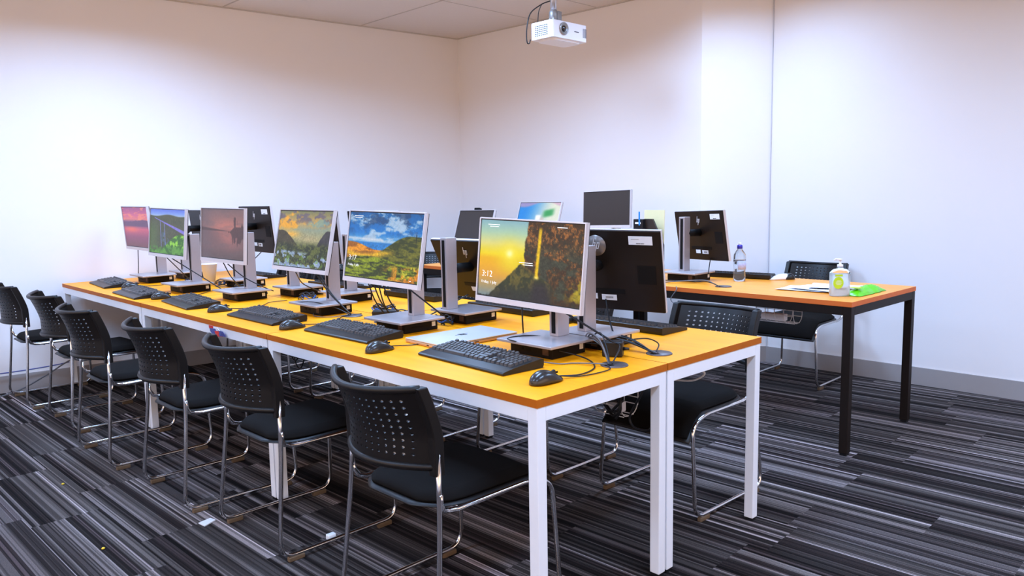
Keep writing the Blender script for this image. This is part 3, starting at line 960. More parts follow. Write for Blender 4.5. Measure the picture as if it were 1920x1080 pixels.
def monitor(panel, pole, yaw, tilt, roll, pic, label, group, base_c, W_=0.48, H_=0.30, zb=HB, gain=1.0, back=False, plate=(0.225, 0.26), pcz=0.765, pole_top=None, byaw=0.0, clock=None, cam_clip=False, colm=None):
    """panel = centre of the panel, pole = (x, y) of the column; thing origin at base"""
    t = empty('monitor', (base_c[0], base_c[1], pcz), 0, label, 'monitor', group)
    O = Vector((base_c[0], base_c[1], pcz))
    fd = 1 if math.cos(yaw) >= 0 else -1
    # base plate
    bm_ = MB().box((0, 0, 0.005), (plate[0], plate[1], 0.010))
    bo = bm_.build('base_plate', M_plate, t, bevel=0.002)
    bo.rotation_euler = (0, 0, byaw)
    # column
    px, py = pole[0] - O.x, pole[1] - O.y
    top = (pole_top if pole_top else panel[2] + H_ / 2 - 0.035) - O.z
    ct = empty('column_mount', (0, 0, 0))
    bpy.data.objects.remove(ct)
    w2, d2 = 0.020, 0.030
    mb = MB()
    mb.box((px, py, (top + 0.01) / 2 + 0.0), (2 * d2, 2 * w2, top - 0.01))
    co = mb.build('stand_column', colm or M_silver, t, bevel=0.002)
    for sx in (-1, 1):
        MB().box((px + sx * (d2 + 0.0004), py, (top + 0.01) / 2), (0.0012, w2 * 0.9, top - 0.03)).build('column_slot', M_slot, co)
    # panel frame transform: local X = facing, Y = viewer right, Z = up
    n = Vector((math.cos(yaw), math.sin(yaw), 0))
    r0 = (-n).cross(Vector((0, 0, 1)))
    u0 = Vector((0, 0, math.cos(tilt))) - n * math.sin(tilt)
    r = r0 * math.cos(roll) + u0 * math.sin(roll)
    up = u0 * math.cos(roll) - r0 * math.sin(roll)
    nn = r.cross(up).normalized()
    # r x up points toward the viewer
    M3 = Matrix((nn, r, up)).transposed()
    PM = Matrix.Translation(Vector(panel) - O) @ M3.to_4x4()
    hs = MB()
    # rear shell: slab plus shallow raised centre
    hs.box((-0.0085, 0, 0), (0.013, W_, H_))
    shell = hs.build('rear_shell', M_back, t, bevel=0.003)
    shell.matrix_local = PM
    bz = MB()
    bb, sb, tb = 0.019, 0.0045, 0.003
    bz.box((0.003, 0, -H_ / 2 + bb / 2), (0.010, W_, bb))
    for s in (-1, 1):
        bz.box((0.003, s * (W_ / 2 - sb / 2), bb / 2), (0.010, sb, H_ - bb))
    bz.box((0.003, 0, H_ / 2 - tb / 2), (0.010, W_ - 2 * sb, tb))
    # silver band around the side
    for s in (-1, 1):
        bz.box((-0.003, s * (W_ / 2 + 0.0005), 0), (0.012, 0.002, H_))
    bz.box((-0.003, 0, H_ / 2 + 0.001), (0.012, W_ + 0.003, 0.002))
    fr = bz.build('bezel', M_bezel, t)
    fr.matrix_local = PM
    sw, shh = W_ - 2 * sb, H_ - bb - tb
    sc_loc = Matrix.Translation((0.0035, 0, (bb - tb) / 2))
    blk = MB().box((0.0022, 0, (bb - tb) / 2), (0.002, sw, shh)).build('screen_border', M_black, t)
    blk.matrix_local = PM
    if pic:
        s_ = screen_mesh('screen', sw - 0.006, shh - 0.008, pic, t, gain)
        s_.matrix_local = PM @ Matrix.Translation((0.0036, 0, (bb - tb) / 2))
        if clock:
            text_obj(clock, 0.031, s_, 'clock_text', emit_white(), (0.0012, -sw / 2 + 0.018, -shh / 2 + 0.072), FX)
            text_obj('Friday, 1 July', 0.0145, s_, 'date_text', emit_white(), (0.0012, -sw / 2 + 0.018, -shh / 2 + 0.048), FX)
            cap = MB()
            for (a, b_, c_) in CAPS[clock]:
                cap.box((0.001, a * sw, b_ * shh), (0.0006, c_ * sw, 0.0022))
            cap.build('caption_lines', emit_white(), s_)
    else:
        s_ = MB().box((0.0036, 0, (bb - tb) / 2), (0.001, sw - 0.006, shh - 0.008)).build('screen', M_off, t)
        s_.matrix_local = PM
    # hub between column and panel
    hub_w = PM @ Vector((-0.016, 0, 0.02))
    pc = Vector((px + fd * d2 * 0.9, py, hub_w.z))
    MB().tube([pc, pc * 0.5 + hub_w * 0.5, hub_w], 0.022, 12).build('tilt_hub', M_slot, t)
    if back:
        def bk(name, c, d, m, par=shell):
            return MB().box(c, d).build(name, m, par)
        bp_ = -0.0155
        lab = bk('asset_label', (bp_ - 0.0004, -W_ / 2 + 0.075, H_ / 2 - 0.035), (0.0008, 0.09, 0.032), M_label)
        bars = MB()
        rr = random.Random(3)
        for k in range(14):
            bars.box((bp_ - 0.0011, -W_ / 2 + 0.062 + k * 0.0022, H_ / 2 - 0.046), (0.0004, 0.0006 + 0.001 * rr.random(), 0.004))
        bars.box((bp_ - 0.0011, -W_ / 2 + 0.095, H_ / 2 - 0.030), (0.0004, 0.03, 0.0007))
        bars.build('print', M_ink, lab)
        bk('port_label', (bp_ - 0.0004, 0.035, -H_ / 2 + 0.052), (0.0008, 0.045, 0.022), M_label)
        pl = bk('port_label', (bp_ - 0.0004, -0.035, -H_ / 2 + 0.050), (0.0008, 0.06, 0.022), M_label)
        b2 = MB()
        for k in range(12):
            b2.box((bp_ - 0.0011, -0.05 + k * 0.0026, -H_ / 2 + 0.050), (0.0004, 0.001, 0.007))
        b2.build('print', M_ink, pl)
        bk('port_recess', (bp_ - 0.0003, 0.0, -H_ / 2 + 0.075), (0.0006, 0.20, 0.018), M_slot)
        bk('lock_recess', (bp_ - 0.0003, -W_ / 2 + 0.060, -0.01), (0.0006, 0.07, 0.07), M_slot)
        lg = MB()
        T = Matrix.Translation((bp_ - 0.0005, 0, H_ / 2 - 0.058)) @ Matrix(((0, 0, -1), (-1, 0, 0), (0, 1, 0))).to_4x4() @ Matrix.Scale(0.028, 4)
        if back == 'disc':
            MB().lathe([(0.0, 0), (0.040, 0), (0.040, 0.0008), (0, 0.0008)], 28, T=Matrix.Translation((bp_, 0, H_ / 2 - 0.058)) @ Matrix.Rotation(-PI / 2, 4, 'Y')).build('logo_disc', M_badge, shell)
            T = Matrix.Translation((bp_ - 0.0012, 0, H_ / 2 - 0.058)) @ Matrix(((0, 0, -1), (-1, 0, 0), (0, 1, 0))).to_4x4() @ Matrix.Scale(0.029, 4)
        logo_strokes(lg, 1, T)
        lg.build('logo', M_logo, shell)
    if cam_clip:
        w_ = MB().box((-0.004, 0, H_ / 2 + 0.010), (0.03, 0.06, 0.016)).build('webcam', M_slot, t, bevel=0.003)
        w_.matrix_local = PM
    return t

CAPS = {'3:12': [(-0.36, 0.43, 0.12), (-0.355, 0.405, 0.09), (0.30, 0.44, 0.09), (-0.02, -0.02, 0.13), (0.0, -0.045, 0.10)],
        '3:17': [(-0.37, 0.43, 0.12), (-0.37, 0.405, 0.10), (0.40, -0.46, 0.02)]}
PCZ = H + 0.046
def pc(x, y, z, label, group, rz=0, size=(0.175, 0.19), label_face=None, hh=0.045):
    t = empty('mini_computer', (x, y, z), rz, label, 'computer', group)
    MB().box((0, 0, hh / 2), (size[0], size[1], hh)).build('case', M_pc, t, bevel=0.003)
    MB().box((-size[0] / 2 - 0.0006, -size[1] / 2 + 0.03, hh * 0.5), (0.0012, 0.028, hh * 0.5)).build('port_cover', M_brownpack, t)
    for k in range(2):
        MB().box((-size[0] / 2 - 0.0008, 0.01 + 0.035 * k, hh * 0.5), (0.0014, 0.016, 0.008)).build('port', M_slot, t)
    MB().box((size[0] / 2 - 0.022, -size[1] / 2 - 0.0006, hh * 0.55), (0.018, 0.0012, 0.018)).build('sticker', M_label, t)
    MB().box((-0.02, -size[1] / 2 - 0.0005, hh * 0.5), (0.05, 0.001, 0.004)).build('front_slot', M_slot, t)
    return t

GM = 'silver framed monitors facing left in a row'
GPC = 'small black computers under the monitor stands'
AR = [
 ('waterfall', (0.427, 0.445, 1.034), (0.535, 0.405), 183.6, 4.6, -1.9, (0.465, 0.405), '3:12', 'monitor showing a golden waterfall cliff at sunset, nearest the camera', 'black mini computer under the waterfall picture monitor', 1.0, 1.10),
 ('storm', (0.352, 1.200, 1.065), (0.500, 1.190), 184.3, 9.2, -1.4, (0.432, 1.185), '3:17', 'monitor showing a stormy blue sky over yellow green hills', 'black mini computer under the stormy sky monitor', 1.0, 1.09),
 ('flowers', (0.401, 1.937, 1.071), (0.530, 1.900), 182.2, 12.2, -0.6, (0.465, 1.890), None, 'monitor showing a sunset coast with blue flowers in front', 'black mini computer under the flower coast monitor', 0.95, 1.06),
 ('dusk', (0.371, 2.764, 1.079), (0.500, 2.735), 184.3, 3.7, -0.9, (0.440, 2.720), None, 'monitor showing a dim mauve lake with trees on the right', 'black mini computer under the mauve lake monitor', 0.9, 1.09),
 ('bridge', (0.327, 3.457, 1.079), (0.450, 3.370), 184.3, 5.2, -1.3, (0.390, 3.360), None, 'monitor showing a pale bridge over green woods', 'black mini computer under the bridge picture monitor', 0.95, 1.07),
 ('pink', (0.393, 4.186, 1.093), (0.525, 4.155), 180.6, -3.5, -0.4, (0.460, 4.140), None, 'leftmost monitor, showing a pink and purple sunset lake', 'black mini computer under the pink sunset monitor, farthest left', 0.95, 1.07)]
for pic, pn, pl, yw, tl, rl, bc, ck, lb, pl_lb, gn, ptz in AR:
    monitor(pn, pl, R(yw), R(tl), R(rl), pic, lb, GM, bc, pcz=PCZ, gain=gn, clock=ck, pole_top=ptz)
    pc(bc[0] + 0.022, bc[1] + 0.012, H + 0.0005, pl_lb, GPC, size=(0.17, 0.20))
GMB = 'silver framed monitors seen from behind'
BR = [
 ((0.785, 0.425, 0.990), (0.672, 0.395), 15, 14, 0.8, (0.70, 0.375), 'disc', 'big black monitor back with round grey logo and white label, right of the waterfall screen', 'black mini computer under the big monitor back, beside the right cable hole', 0.50, 0.31),
 ((0.86, 1.22, 0.940), (0.705, 1.215), -3, 24, -0.6, (0.755, 1.165), True, 'black monitor back tilted behind its silver column, between the stormy sky and waterfall screens', 'black mini computer beside the closed laptop, under the tilted monitor back', 0.48, 0.30),
 ((0.95, 2.13, 1.05), (0.80, 2.17), 0, 5, 0, (0.78, 2.18), True, 'monitor hidden behind the stormy sky screen, only its silver foot showing', 'black mini computer with cables right of the flower coast screen foot', 0.48, 0.30),
 ((0.90, 2.66, 1.05), (0.715, 2.64), 0, 5, 0, (0.74, 2.62), True, 'monitor hidden behind the flower coast screen, its silver foot showing below', 'black mini computer below the flower coast screen on the inner desk', 0.48, 0.30),
 ((0.879, 3.378, 1.081), (0.72, 3.36), -2.7, 5.1, -0.2, (0.74, 3.34), True, 'black monitor back with white logo between the mauve lake and flower coast screens', 'black mini computer below the monitor back beside the mauve lake screen', 0.48, 0.30),
 ((0.88, 4.24, 1.055), (0.72, 4.22), -3, 5, 0, (0.74, 4.20), True, 'farthest monitor back, seen between the bridge and mauve lake screens', 'black mini computer on the far inner desk behind the bridge picture screen', 0.48, 0.30)]
for pn, pl, yw, tl, rl, bc, bk_, lb, pl_lb, w_, h_ in BR:
    monitor(pn, pl, R(yw), R(tl), R(rl), None, lb, GMB, bc, pcz=PCZ, back=bk_, W_=w_, H_=h_, plate=(0.215, 0.235), pole_top={'disc': 1.085}.get(bk_, 1.09 if pn[2] < 1 else pn[2] + 0.03))
    pc(bc[0] + 0.02, bc[1] + 0.01, H + 0.0005, pl_lb, GPC, size=(0.18, 0.18))
PCB = HB + 0.046
monitor((2.646, 1.156, 1.008), (2.515, 1.195), R(-21.5), R(7.9), R(-1.7), None, 'black monitor back with white logo on the dark framed desk, left of the water bottle', GMB, (2.50, 1.16), pcz=PCB, back=True, W_=0.48, H_=0.30, plate=(0.22, 0.24))
pc(2.52, 1.165, HB + 0.0005, 'black mini computer under the monitor on the dark framed desk', GPC, size=(0.17, 0.19))
GMC = 'monitors at the back on the second dark framed desk'
monitor((2.843, 2.055, 1.160), (2.93, 2.04), R(181.3), R(3.7), R(1.3), None, 'switched off dark monitor standing highest at the back, right of the leaf screen', GMC, (2.88, 2.03), pcz=HB + 0.0005, W_=0.42, H_=0.262, plate=(0.16, 0.22))
monitor((2.77, 2.66, 1.095), (2.89, 2.64), R(185), R(20), R(0), 'leaf', 'monitor at the back showing a green leaf on blue and white', GMC, (2.85, 2.63), pcz=HB + 0.0005, W_=0.405, H_=0.255, gain=1.05, plate=(0.16, 0.22))
monitor((2.548, 3.141, 1.035), (2.67, 3.12), R(179), R(17.9), R(0.6), None, 'dark switched off monitor with a small webcam on top, left of the leaf screen', GMC, (2.62, 3.10), pcz=HB + 0.0005, W_=0.42, H_=0.262, plate=(0.16, 0.22), cam_clip=True)

# ------------------------------------------------------------------ keyboards
def make_keyboard(label, group):
    """+X points away from the typist"""
    t = empty('keyboard', (0, 0, 0), 0, label, 'keyboard', group)
    Wd = 0.228
    prof = [(-0.090, 0.0), (-0.092, 0.006), (-0.086, 0.010), (-0.045, 0.017), (0.074, 0.030), (0.082, 0.028), (0.082, 0.010), (0.078, 0.0)]
    T = Matrix(((1, 0, 0, 0), (0, 0, 1, 0), (0, 1, 0, 0), (0, 0, 0, 1)))
    MB().prism([(p[0], p[1]) for p in prof][::-1], -Wd, Wd, T=T).build('body', M_key, t, bevel=0.0015)
    def zt(x):
        return 0.017 + (x + 0.045) / 0.119 * 0.013
    def keyset(name, cells):
        mb = MB()
        for (x, y, w, d) in cells:
            z = zt(x) - 0.001
            s = 0.0022
            vs = [(x - d / 2, y - w / 2, z), (x + d / 2, y - w / 2, z + 0.0005), (x + d / 2, y + w / 2, z + 0.0005), (x - d / 2, y + w / 2, z),
                  (x - d / 2 + s, y - w / 2 + s, z + 0.0085), (x + d / 2 - s, y - w / 2 + s, z + 0.011), (x + d / 2 - s, y + w / 2 - s, z + 0.011), (x - d / 2 + s, y + w / 2 - s, z + 0.0085)]
            mb.add(vs, [(3, 2, 1, 0), (4, 5, 6, 7), (0, 1, 5, 4), (1, 2, 6, 5), (2, 3, 7, 6), (3, 0, 4, 7)])
        mb.build(name, M_keycap, t)
    p = 0.0188
    k = 0.0158
    yl = 0.215      # left end (typist's left is +Y)
    rows = []
    x0 = -0.036
    main = []
    ws = [[1.25, 1.25, 1.25, 6.25, 1.25, 1.25, 1.25, 1.25], [2.25] + [1] * 10 + [2.75], [1.75] + [1] * 11 + [2.25], [1.5] + [1] * 12 + [1.5], [1] * 13 + [2]]
    for j, row in enumerate(ws):
        y = yl
        for w in row:
            main.append((x0 + p * j, y - w * p / 2, w * p - 0.0030, k))
            y -= w * p
    keyset('letter_keys', main)
    fn = []
    y = yl
    for i, w in enumerate([1, 0, 1, 1, 1, 1, 0, 1, 1, 1, 1, 0, 1, 1, 1, 1]):
        if w:
            fn.append((x0 + p * 5 + 0.005, y - p / 2, k, 0.012))
            y -= p
        else:
            y -= p * 0.66
    keyset('function_keys', fn)
    yn = yl - 15.35 * p
    keyset('navigation_keys', [(x0 + p * j, yn - p * (i + .5), k, k) for j in (3, 4) for i in range(3)])
    nav = [(x0, yn - p * (i + .5), k, k) for i in range(3)] + [(x0 + p, yn - p * 1.5, k, k)]
    keyset('arrow_keys', nav)
    yn2 = yn - 3.35 * p
    num = [(x0 + p * j, yn2 - p * (i + .5), k, k) for j in range(5) for i in range(4)]
    num += [(x0 + p * 5 + 0.005, yn - p * (i + .5), k, 0.012) for i in range(3)]
    keyset('number_pad', num)
    return t
GK = 'black keyboards in front of the left row monitors'
Z = H + 0.0008
kb0 = make_keyboard('black keyboard nearest the camera, in front of the laptop and the waterfall screen', GK)
kb0.location = (0.232, 0.492, Z)
kb0.rotation_euler = (0, 0, R(-3))
for x, y, rz, lb in ((0.232, 1.262, 1, 'black keyboard in front of the stormy sky screen'),
                     (0.200, 1.945, 0, 'black keyboard in front of the flower coast screen'),
                     (0.165, 2.745, -5, 'black keyboard in front of the mauve lake screen'),
                     (0.125, 3.420, -3, 'black keyboard in front of the bridge picture screen'),
                     (0.200, 4.180, -5, 'black keyboard farthest left, by the pink sunset screen')):
    dup(kb0, (x, y, Z), R(rz), lb)
for x, y, rz, lb in ((1.085, 0.525, 180, 'black keyboard by the big monitor back, at the right edge of the near desks'),
                     (1.10, 1.235, 179, 'black keyboard showing under the left corner of the waterfall screen'),
                     (1.12, 1.98, 180, 'black keyboard on the inner desk right of the stormy sky screen foot'),
                     (1.11, 2.80, 181, 'black keyboard on the inner desk between flower coast and stormy sky screens'),
                     (1.11, 3.88, 180, 'black keyboard on the inner desk just right of the mauve lake screen')):
    c = dup(kb0, (x, y, Z), R(rz), lb)
    c['group'] = 'black keyboards on the inner desks'
c = dup(kb0, (2.845, 1.02, HB + 0.0008), R(188), 'black keyboard behind the water bottle on the dark framed desk')
c['group'] = 'keyboard on the dark framed desk'

# ------------------------------------------------------------------ mice
def mouse_body(L=0.122, Wm=0.064, Hm=0.038):
    mb = MB()
    NU, NV = 18, 14
    vs = []
    for i in range(NU + 1):
        u = i / NU
        x = -L / 2 + L * (0.5 - 0.5 * math.cos(PI * u))
        e = math.sqrt(max(0, 1 - (2 * (x / L)) ** 2 * 0.98)) if abs(x) > L * .25 else math.sqrt(1 - 0.98 * 0.25) * 1.0
        e = max(0.0, 1 - abs(2 * x / L) ** 3.2) ** 0.5
        hh = Hm * (0.30 + 0.70 * math.sin(PI * min(1, (x + L / 2) / L * 0.98 + 0.14)) ** 0.8) * (0.15 + 0.85 * e ** 0.7)
        w = Wm / 2 * e * (1 - 0.10 * math.sin(PI * u))
        for j in range(NV + 1):
            a = PI * j / NV
            ca, sa = math.cos(a), math.sin(a)
            vs.append((x, w * (abs(ca) ** 0.8) * (1 if ca > 0 else -1), 0.0015 + hh * sa ** 0.85))
    n = NV + 1
    fs = []
    for i in range(NU):
        for j in range(NV):
            a = i * n + j
            fs.append((a, a + n, a + n + 1, a + 1))
        fs.append((i * n, i * n + NV, (i + 1) * n + NV, (i + 1) * n))
    return mb.add(vs, fs, 0, True)
def make_mouse(label, group):
    t = empty('computer_mouse', (0, 0, 0), 0, label, 'mouse', group)
    mouse_body().build('body', M_mouse, t)
    MB().lathe([(0.0, -0.003), (0.008, -0.003), (0.0095, -0.001), (0.0095, 0.001), (0.008, 0.003), (0, 0.003)], 16, T=Matrix.Translation((0.030, 0, 0.0245)) @ Matrix.Rotation(PI / 2, 4, 'X')).build('scroll_wheel', M_black, t)
    MB().box((0.036, 0, 0.0235), (0.026, 0.0008, 0.006)).build('button_seam', M_slot, t)
    return t
GMO = 'black computer mice on the left desks'
ms0 = make_mouse('black mouse nearest the camera, right of the nearest keyboard', GMO)
ms0.location = (0.162, 0.118, Z)
ms0.rotation_euler = (0, 0, R(-2))
MICE = [(0.105, 0.888, 6, 'black mouse beside the keyboard of the stormy sky screen'),
        (0.140, 1.592, 4, 'black mouse beside the keyboard of the flower coast screen'),
        (0.150, 2.345, -5, 'black mouse beside the keyboard of the mauve lake screen'),
        (0.150, 3.120, -2, 'black mouse beside the keyboard of the bridge picture screen'),
        (0.225, 3.860, 0, 'black mouse beside the farthest left keyboard')]
for x, y, rz, lb in MICE:
    dup(ms0, (x, y, Z), R(rz), lb)
c = dup(ms0, (0.98, 0.79, Z), R(170), 'black mouse peeking out behind the left bottom corner of the waterfall screen')
c['group'] = 'mouse on the inner desk'

# mouse and keyboard cables
def cable(pts, label, r=0.0024, m=M_cable, name='cable', group=None, n=8, cat='cable'):
    o = MB().tube(spline(pts, n), r, 8).build(name, m)
    return tag(o, label, cat, group)
zc = H + 0.004
cable([(0.218, 0.118, H + 0.010), (0.30, 0.10, zc), (0.41, 0.14, zc), (0.47, 0.26, H + 0.012), (0.36, 0.42, H + 0.052), (0.375, 0.50, H + 0.056), (0.47, 0.46, H + 0.056), (0.59, 0.30, H + 0.03), (0.56, 0.16, H + 0.05), (0.462, 0.11, H + 0.0075)], 'black mouse cable looping over the nearest monitor base')
cable([(0.218, 0.122, H + 0.010), (0.28, 0.085, zc), (0.40, 0.075, zc), (0.437, 0.112, H + 0.0085)], 'thin black cable from the nearest mouse to the near cable hole', r=0.002)
cable([(0.315, 0.31, H + 0.012), (0.36, 0.25, zc), (0.40, 0.22, zc), (0.43, 0.14, zc + 0.005), (0.445, 0.117, H + 0.0075)], 'grey cable from the nearest keyboard to the near cable hole', r=0.0022, m=M_greyc)
for k, (x, y, rz, lb) in enumerate(MICE):
    nm = ['stormy sky', 'flower coast', 'mauve lake', 'bridge picture', 'pink sunset'][k]
    a = R(rz)
    x0_, y0_ = x + 0.056 * math.cos(a), y + 0.056 * math.sin(a)
    cable([(x0_, y0_, H + 0.010), (x0_ + 0.04, y0_ + 0.01, zc), (x0_ + 0.10, y0_ - 0.02, zc), (x0_ + 0.18, y0_ + 0.02, zc), (x0_ + 0.26, y0_ + 0.10, zc), (x0_ + 0.36, y0_ + 0.10, zc)], 'thin black mouse cable trailing behind the mouse of the %s screen' % nm, r=0.002)

# ------------------------------------------------------------------ closed laptop
lap = empty('laptop', (0.452, 0.838, H + 0.0008), R(-2), 'closed silver laptop with dark logo lying on the near desk', 'laptop')
MB().box((0, 0, 0.0065), (0.375, 0.226, 0.013)).build('base', M_lapside, lap, bevel=0.004)
lid = MB().box((0, 0, 0.0155), (0.375, 0.226, 0.005)).build('lid', M_alu, lap, bevel=0.002)
lg = MB()
logo_strokes(lg, 1, Matrix.Translation((0.0, 0, 0.0181)) @ Matrix.Rotation(-PI / 2, 4, 'Z') @ Matrix.Scale(0.030, 4) @ Matrix.Scale(0.3, 4, (0, 0, 1)))
lg.build('logo', M_slot, lid)
for dx in (0.02, 0.04):
    MB().box((-0.1878, -0.113 + dx * 2.0, 0.0065), (0.0008, 0.012, 0.004)).build('port', M_slot, lap)
for dx in (0.10, 0.0):
    MB().box((-0.12 + dx, -0.1133, 0.0065), (0.02, 0.0008, 0.003)).build('port', M_slot, lap)

# ------------------------------------------------------------------ power bricks, cables around the stands
def brick(x, y, rz, label, size=(0.11, 0.05, 0.03), z=H, plug=True):
    t = empty('power_adapter', (x, y, z + 0.0008), rz, label, 'power adapter')
    MB().box((0, 0, size[2] / 2), size).build('body', M_black, t, bevel=0.005, seg=3)
    MB().tube([(size[0] / 2, 0, size[2] / 2), (size[0] / 2 + 0.02, 0, size[2] / 2)], [0.006, 0.004], 10).build('strain_relief', M_cable, t)
    return t
brick(0.585, 0.205, R(-60), 'black power adapter standing right of the nearest monitor base', (0.07, 0.045, 0.052))
brick(0.60, 1.56, R(-42), 'flat black power adapter left of the stormy sky screen foot', (0.12, 0.06, 0.028))

g1, g2 = Vector((0.452, 0.112, H + 0.006)), Vector((0.695, 0.110, H + 0.006))
def bundle(start, end, n, label, mid_h=0.05, spread=0.02, mats=(M_cable,), seed=1, group=None, r=0.0026, side=0.0):
    rr = random.Random(seed)
    s, e = Vector(start), Vector(end)
    for k in range(n):
        a = s + Vector((rr.uniform(-spread, spread), rr.uniform(-spread, spread), rr.uniform(0, 0.012)))
        d = e - a
        pr = Vector((-d.y, d.x, 0)).normalized() if d.length > 0 else Vector()
        j = rr.uniform(-spread, spread) + side
        p1 = a + d * 0.35 + pr * j + Vector((0, 0, mid_h * rr.uniform(0.5, 1.0)))
        p2 = a + d * 0.72 + pr * j * 0.6 + Vector((0, 0, mid_h * rr.uniform(0.6, 1.1)))
        e2 = e + Vector((rr.uniform(-0.006, 0.006), rr.uniform(-0.006, 0.006), 0))
        cable([a, p1, p2, e2], label, m=mats[k % len(mats)], r=r, group=group)
bundle((0.60, 0.33, H + 0.03), g1, 6, 'cable of the bundle curving down into the near cable hole', 0.055, 0.018, (M_cable, M_greyc, M_lblue, M_cable, M_greyc), 2, 'cables dropping into the near hole')
bundle((0.60, 0.50, H + 0.03), g2, 7, 'cable of the bundle curving down into the right cable hole', 0.028, 0.022, (M_cable, M_cable, M_greyc), 5, 'cables dropping into the right hole', side=0.03)
cable([(0.775, 0.28, H + 0.02), (0.80, 0.22, H + 0.028), (0.77, 0.15, H + 0.022), (0.70, 0.112, H + 0.007)], 'single black cable arching from the mini computer sticker to the right cable hole')
cable([(0.62, 0.22, zc), (0.68, 0.24, zc), (0.72, 0.30, zc), (0.70, 0.42, H + 0.02)], 'short blue cable lying right of the nearest power adapter', r=0.003, m=M_bluec)
# cables hanging from panels
def hang(a, b, label, sag=0.06, r=0.003, m=M_cable, fwd=(0, 0)):
    a, b = Vector(a), Vector(b)
    p1 = a * 0.66 + b * 0.34 + Vector((fwd[0], fwd[1], -sag))
    p2 = a * 0.30 + b * 0.70 + Vector((fwd[0] * .6, fwd[1] * .6, -sag * 0.7))
    return cable([a, p1, p2, b], label, r=r, m=m)
hang((0.445, 0.50, 0.90), (0.55, 0.60, H + 0.03), 'black cable hanging under the middle of the waterfall screen', 0.03)
hang((0.505, 0.39, 0.88), (0.575, 0.18, H + 0.045), 'thick black cable falling beside the nearest column to the power adapter', 0.0, 0.0038)
hang((0.80, 0.41, 0.875), (0.70, 0.29, H + 0.045), 'black cable hanging from the ports of the big monitor back', 0.02, 0.0032)
hang((0.40, 1.12, 0.91), (0.60, 1.10, H + 0.03), 'black cable falling right of the stormy sky screen column', 0.0, 0.0034)
for k, (dx, dy) in enumerate(((0.0, 0.05), (0.03, 0.09), (0.05, 0.02), (0.02, 0.13))):
    hang((0.42, 1.30 + dy, 0.915), (0.52 + dx, 1.36 + dy * 0.8, H + 0.02), 'black cable looping below the stormy sky screen, left of its column', 0.03, 0.003)['group'] = 'cables looping below the stormy sky screen'
for k, (dx, dy) in enumerate(((0.0, 0.0), (0.03, 0.03))):
    hang((0.44, 1.90 - dy, 0.915), (0.50, 1.700 + dx * .1, H + 0.008), 'black cable falling past the flower coast stand to the middle cable hole', 0.02, 0.0032)['group'] = 'cables by the flower coast stand'
hang((0.40, 2.02, 0.915), (0.66, 2.25, H + 0.06), 'black cable sweeping left below the flower coast screen', 0.02, 0.003, fwd=(0, 0.03))
cable([(0.36, 2.03, H + 0.050), (0.40, 1.86, H + 0.062), (0.46, 1.76, H + 0.035), (0.49, 1.70, H + 0.008)], 'black cable arching over the flower coast base to the middle cable hole')
cable([(0.48, 1.69, H + 0.008), (0.40, 1.72, zc), (0.37, 1.80, zc), (0.40, 1.87, zc)], 'grey cable along the front of the flower coast computer', r=0.002, m=M_greyc)
hang((0.36, 2.70, 0.925), (0.58, 2.62, H + 0.04), 'black cable looping right of the mauve lake column', 0.02, 0.003)
hang((0.38, 2.80, 0.925), (0.55, 2.95, H + 0.03), 'black cable falling left of the mauve lake column', 0.02, 0.003)
hang((0.33, 3.42, 0.925), (0.50, 3.12, H + 0.02), 'black cable crossing in front of the bridge picture stand', 0.0, 0.0034)
hang((0.33, 3.50, 0.925), (0.52, 3.62, H + 0.03), 'black cable arching left below the bridge picture screen', 0.0, 0.003)
hang((0.40, 4.22, 0.945), (0.42, 4.32, H + 0.02), 'black cable hanging left below the pink sunset screen', 0.03, 0.0028)
hang((0.80, 1.20, 0.83), (0.62, 1.26, H + 0.03), 'black cable dropping from the tilted monitor back to the desk', 0.0, 0.003)
hang((0.88, 3.36, 0.93), (0.80, 3.55, H + 0.05), 'black cable hanging from the monitor back beside the mauve lake screen', 0.0, 0.003)
rr = random.Random(11)
for cx_, cy_, nm in ((0.63, 1.17, 'beside the closed laptop'), (0.66, 2.38, 'behind the flower coast screen foot'), (0.63, 3.10, 'behind the mauve lake screen foot'), (0.60, 3.80, 'behind the bridge picture screen foot'), (0.64, 0.52, 'behind the nearest computer'), (0.655, 1.66, 'right of the middle cable hole'), (0.60, 1.40, 'left of the stormy sky stand'), (0.60, 2.86, 'right of the mauve lake stand'), (0.66, 3.46, 'beside the white cup')):
    for k in range(4):
        pts = []
        r0_, a0 = rr.uniform(0.03, 0.06), rr.uniform(0, 6)
        for q in range(9):
            a = a0 + q * 0.85
            pts.append((cx_ + rr.uniform(-.01, .01) + r0_ * math.cos(a) * 0.8, cy_ + rr.uniform(-.01, .01) + r0_ * math.sin(a) * 1.3, H + 0.005 + 0.012 * (k * 0.6 + q % 2)))
        cable(pts, ('coiled blue network cable %s' if k == 1 else 'tangled black cable %s') % nm, r=0.003, m=M_bluec if k == 1 else M_cable, group='tangled cables between the desks ' + nm)
# white cup by the wall side
cup = MB().lathe([(0.0, 0.0), (0.030, 0.0), (0.050, 0.136), (0.053, 0.138), (0.051, 0.140), (0.047, 0.136), (0.028, 0.006), (0.0, 0.005)], 28, (0.63, 3.60, H + 0.0008)).build('paper_cup', M_paper)
tag(cup, 'white tapered cup standing between the bridge and mauve lake screens', 'cup')

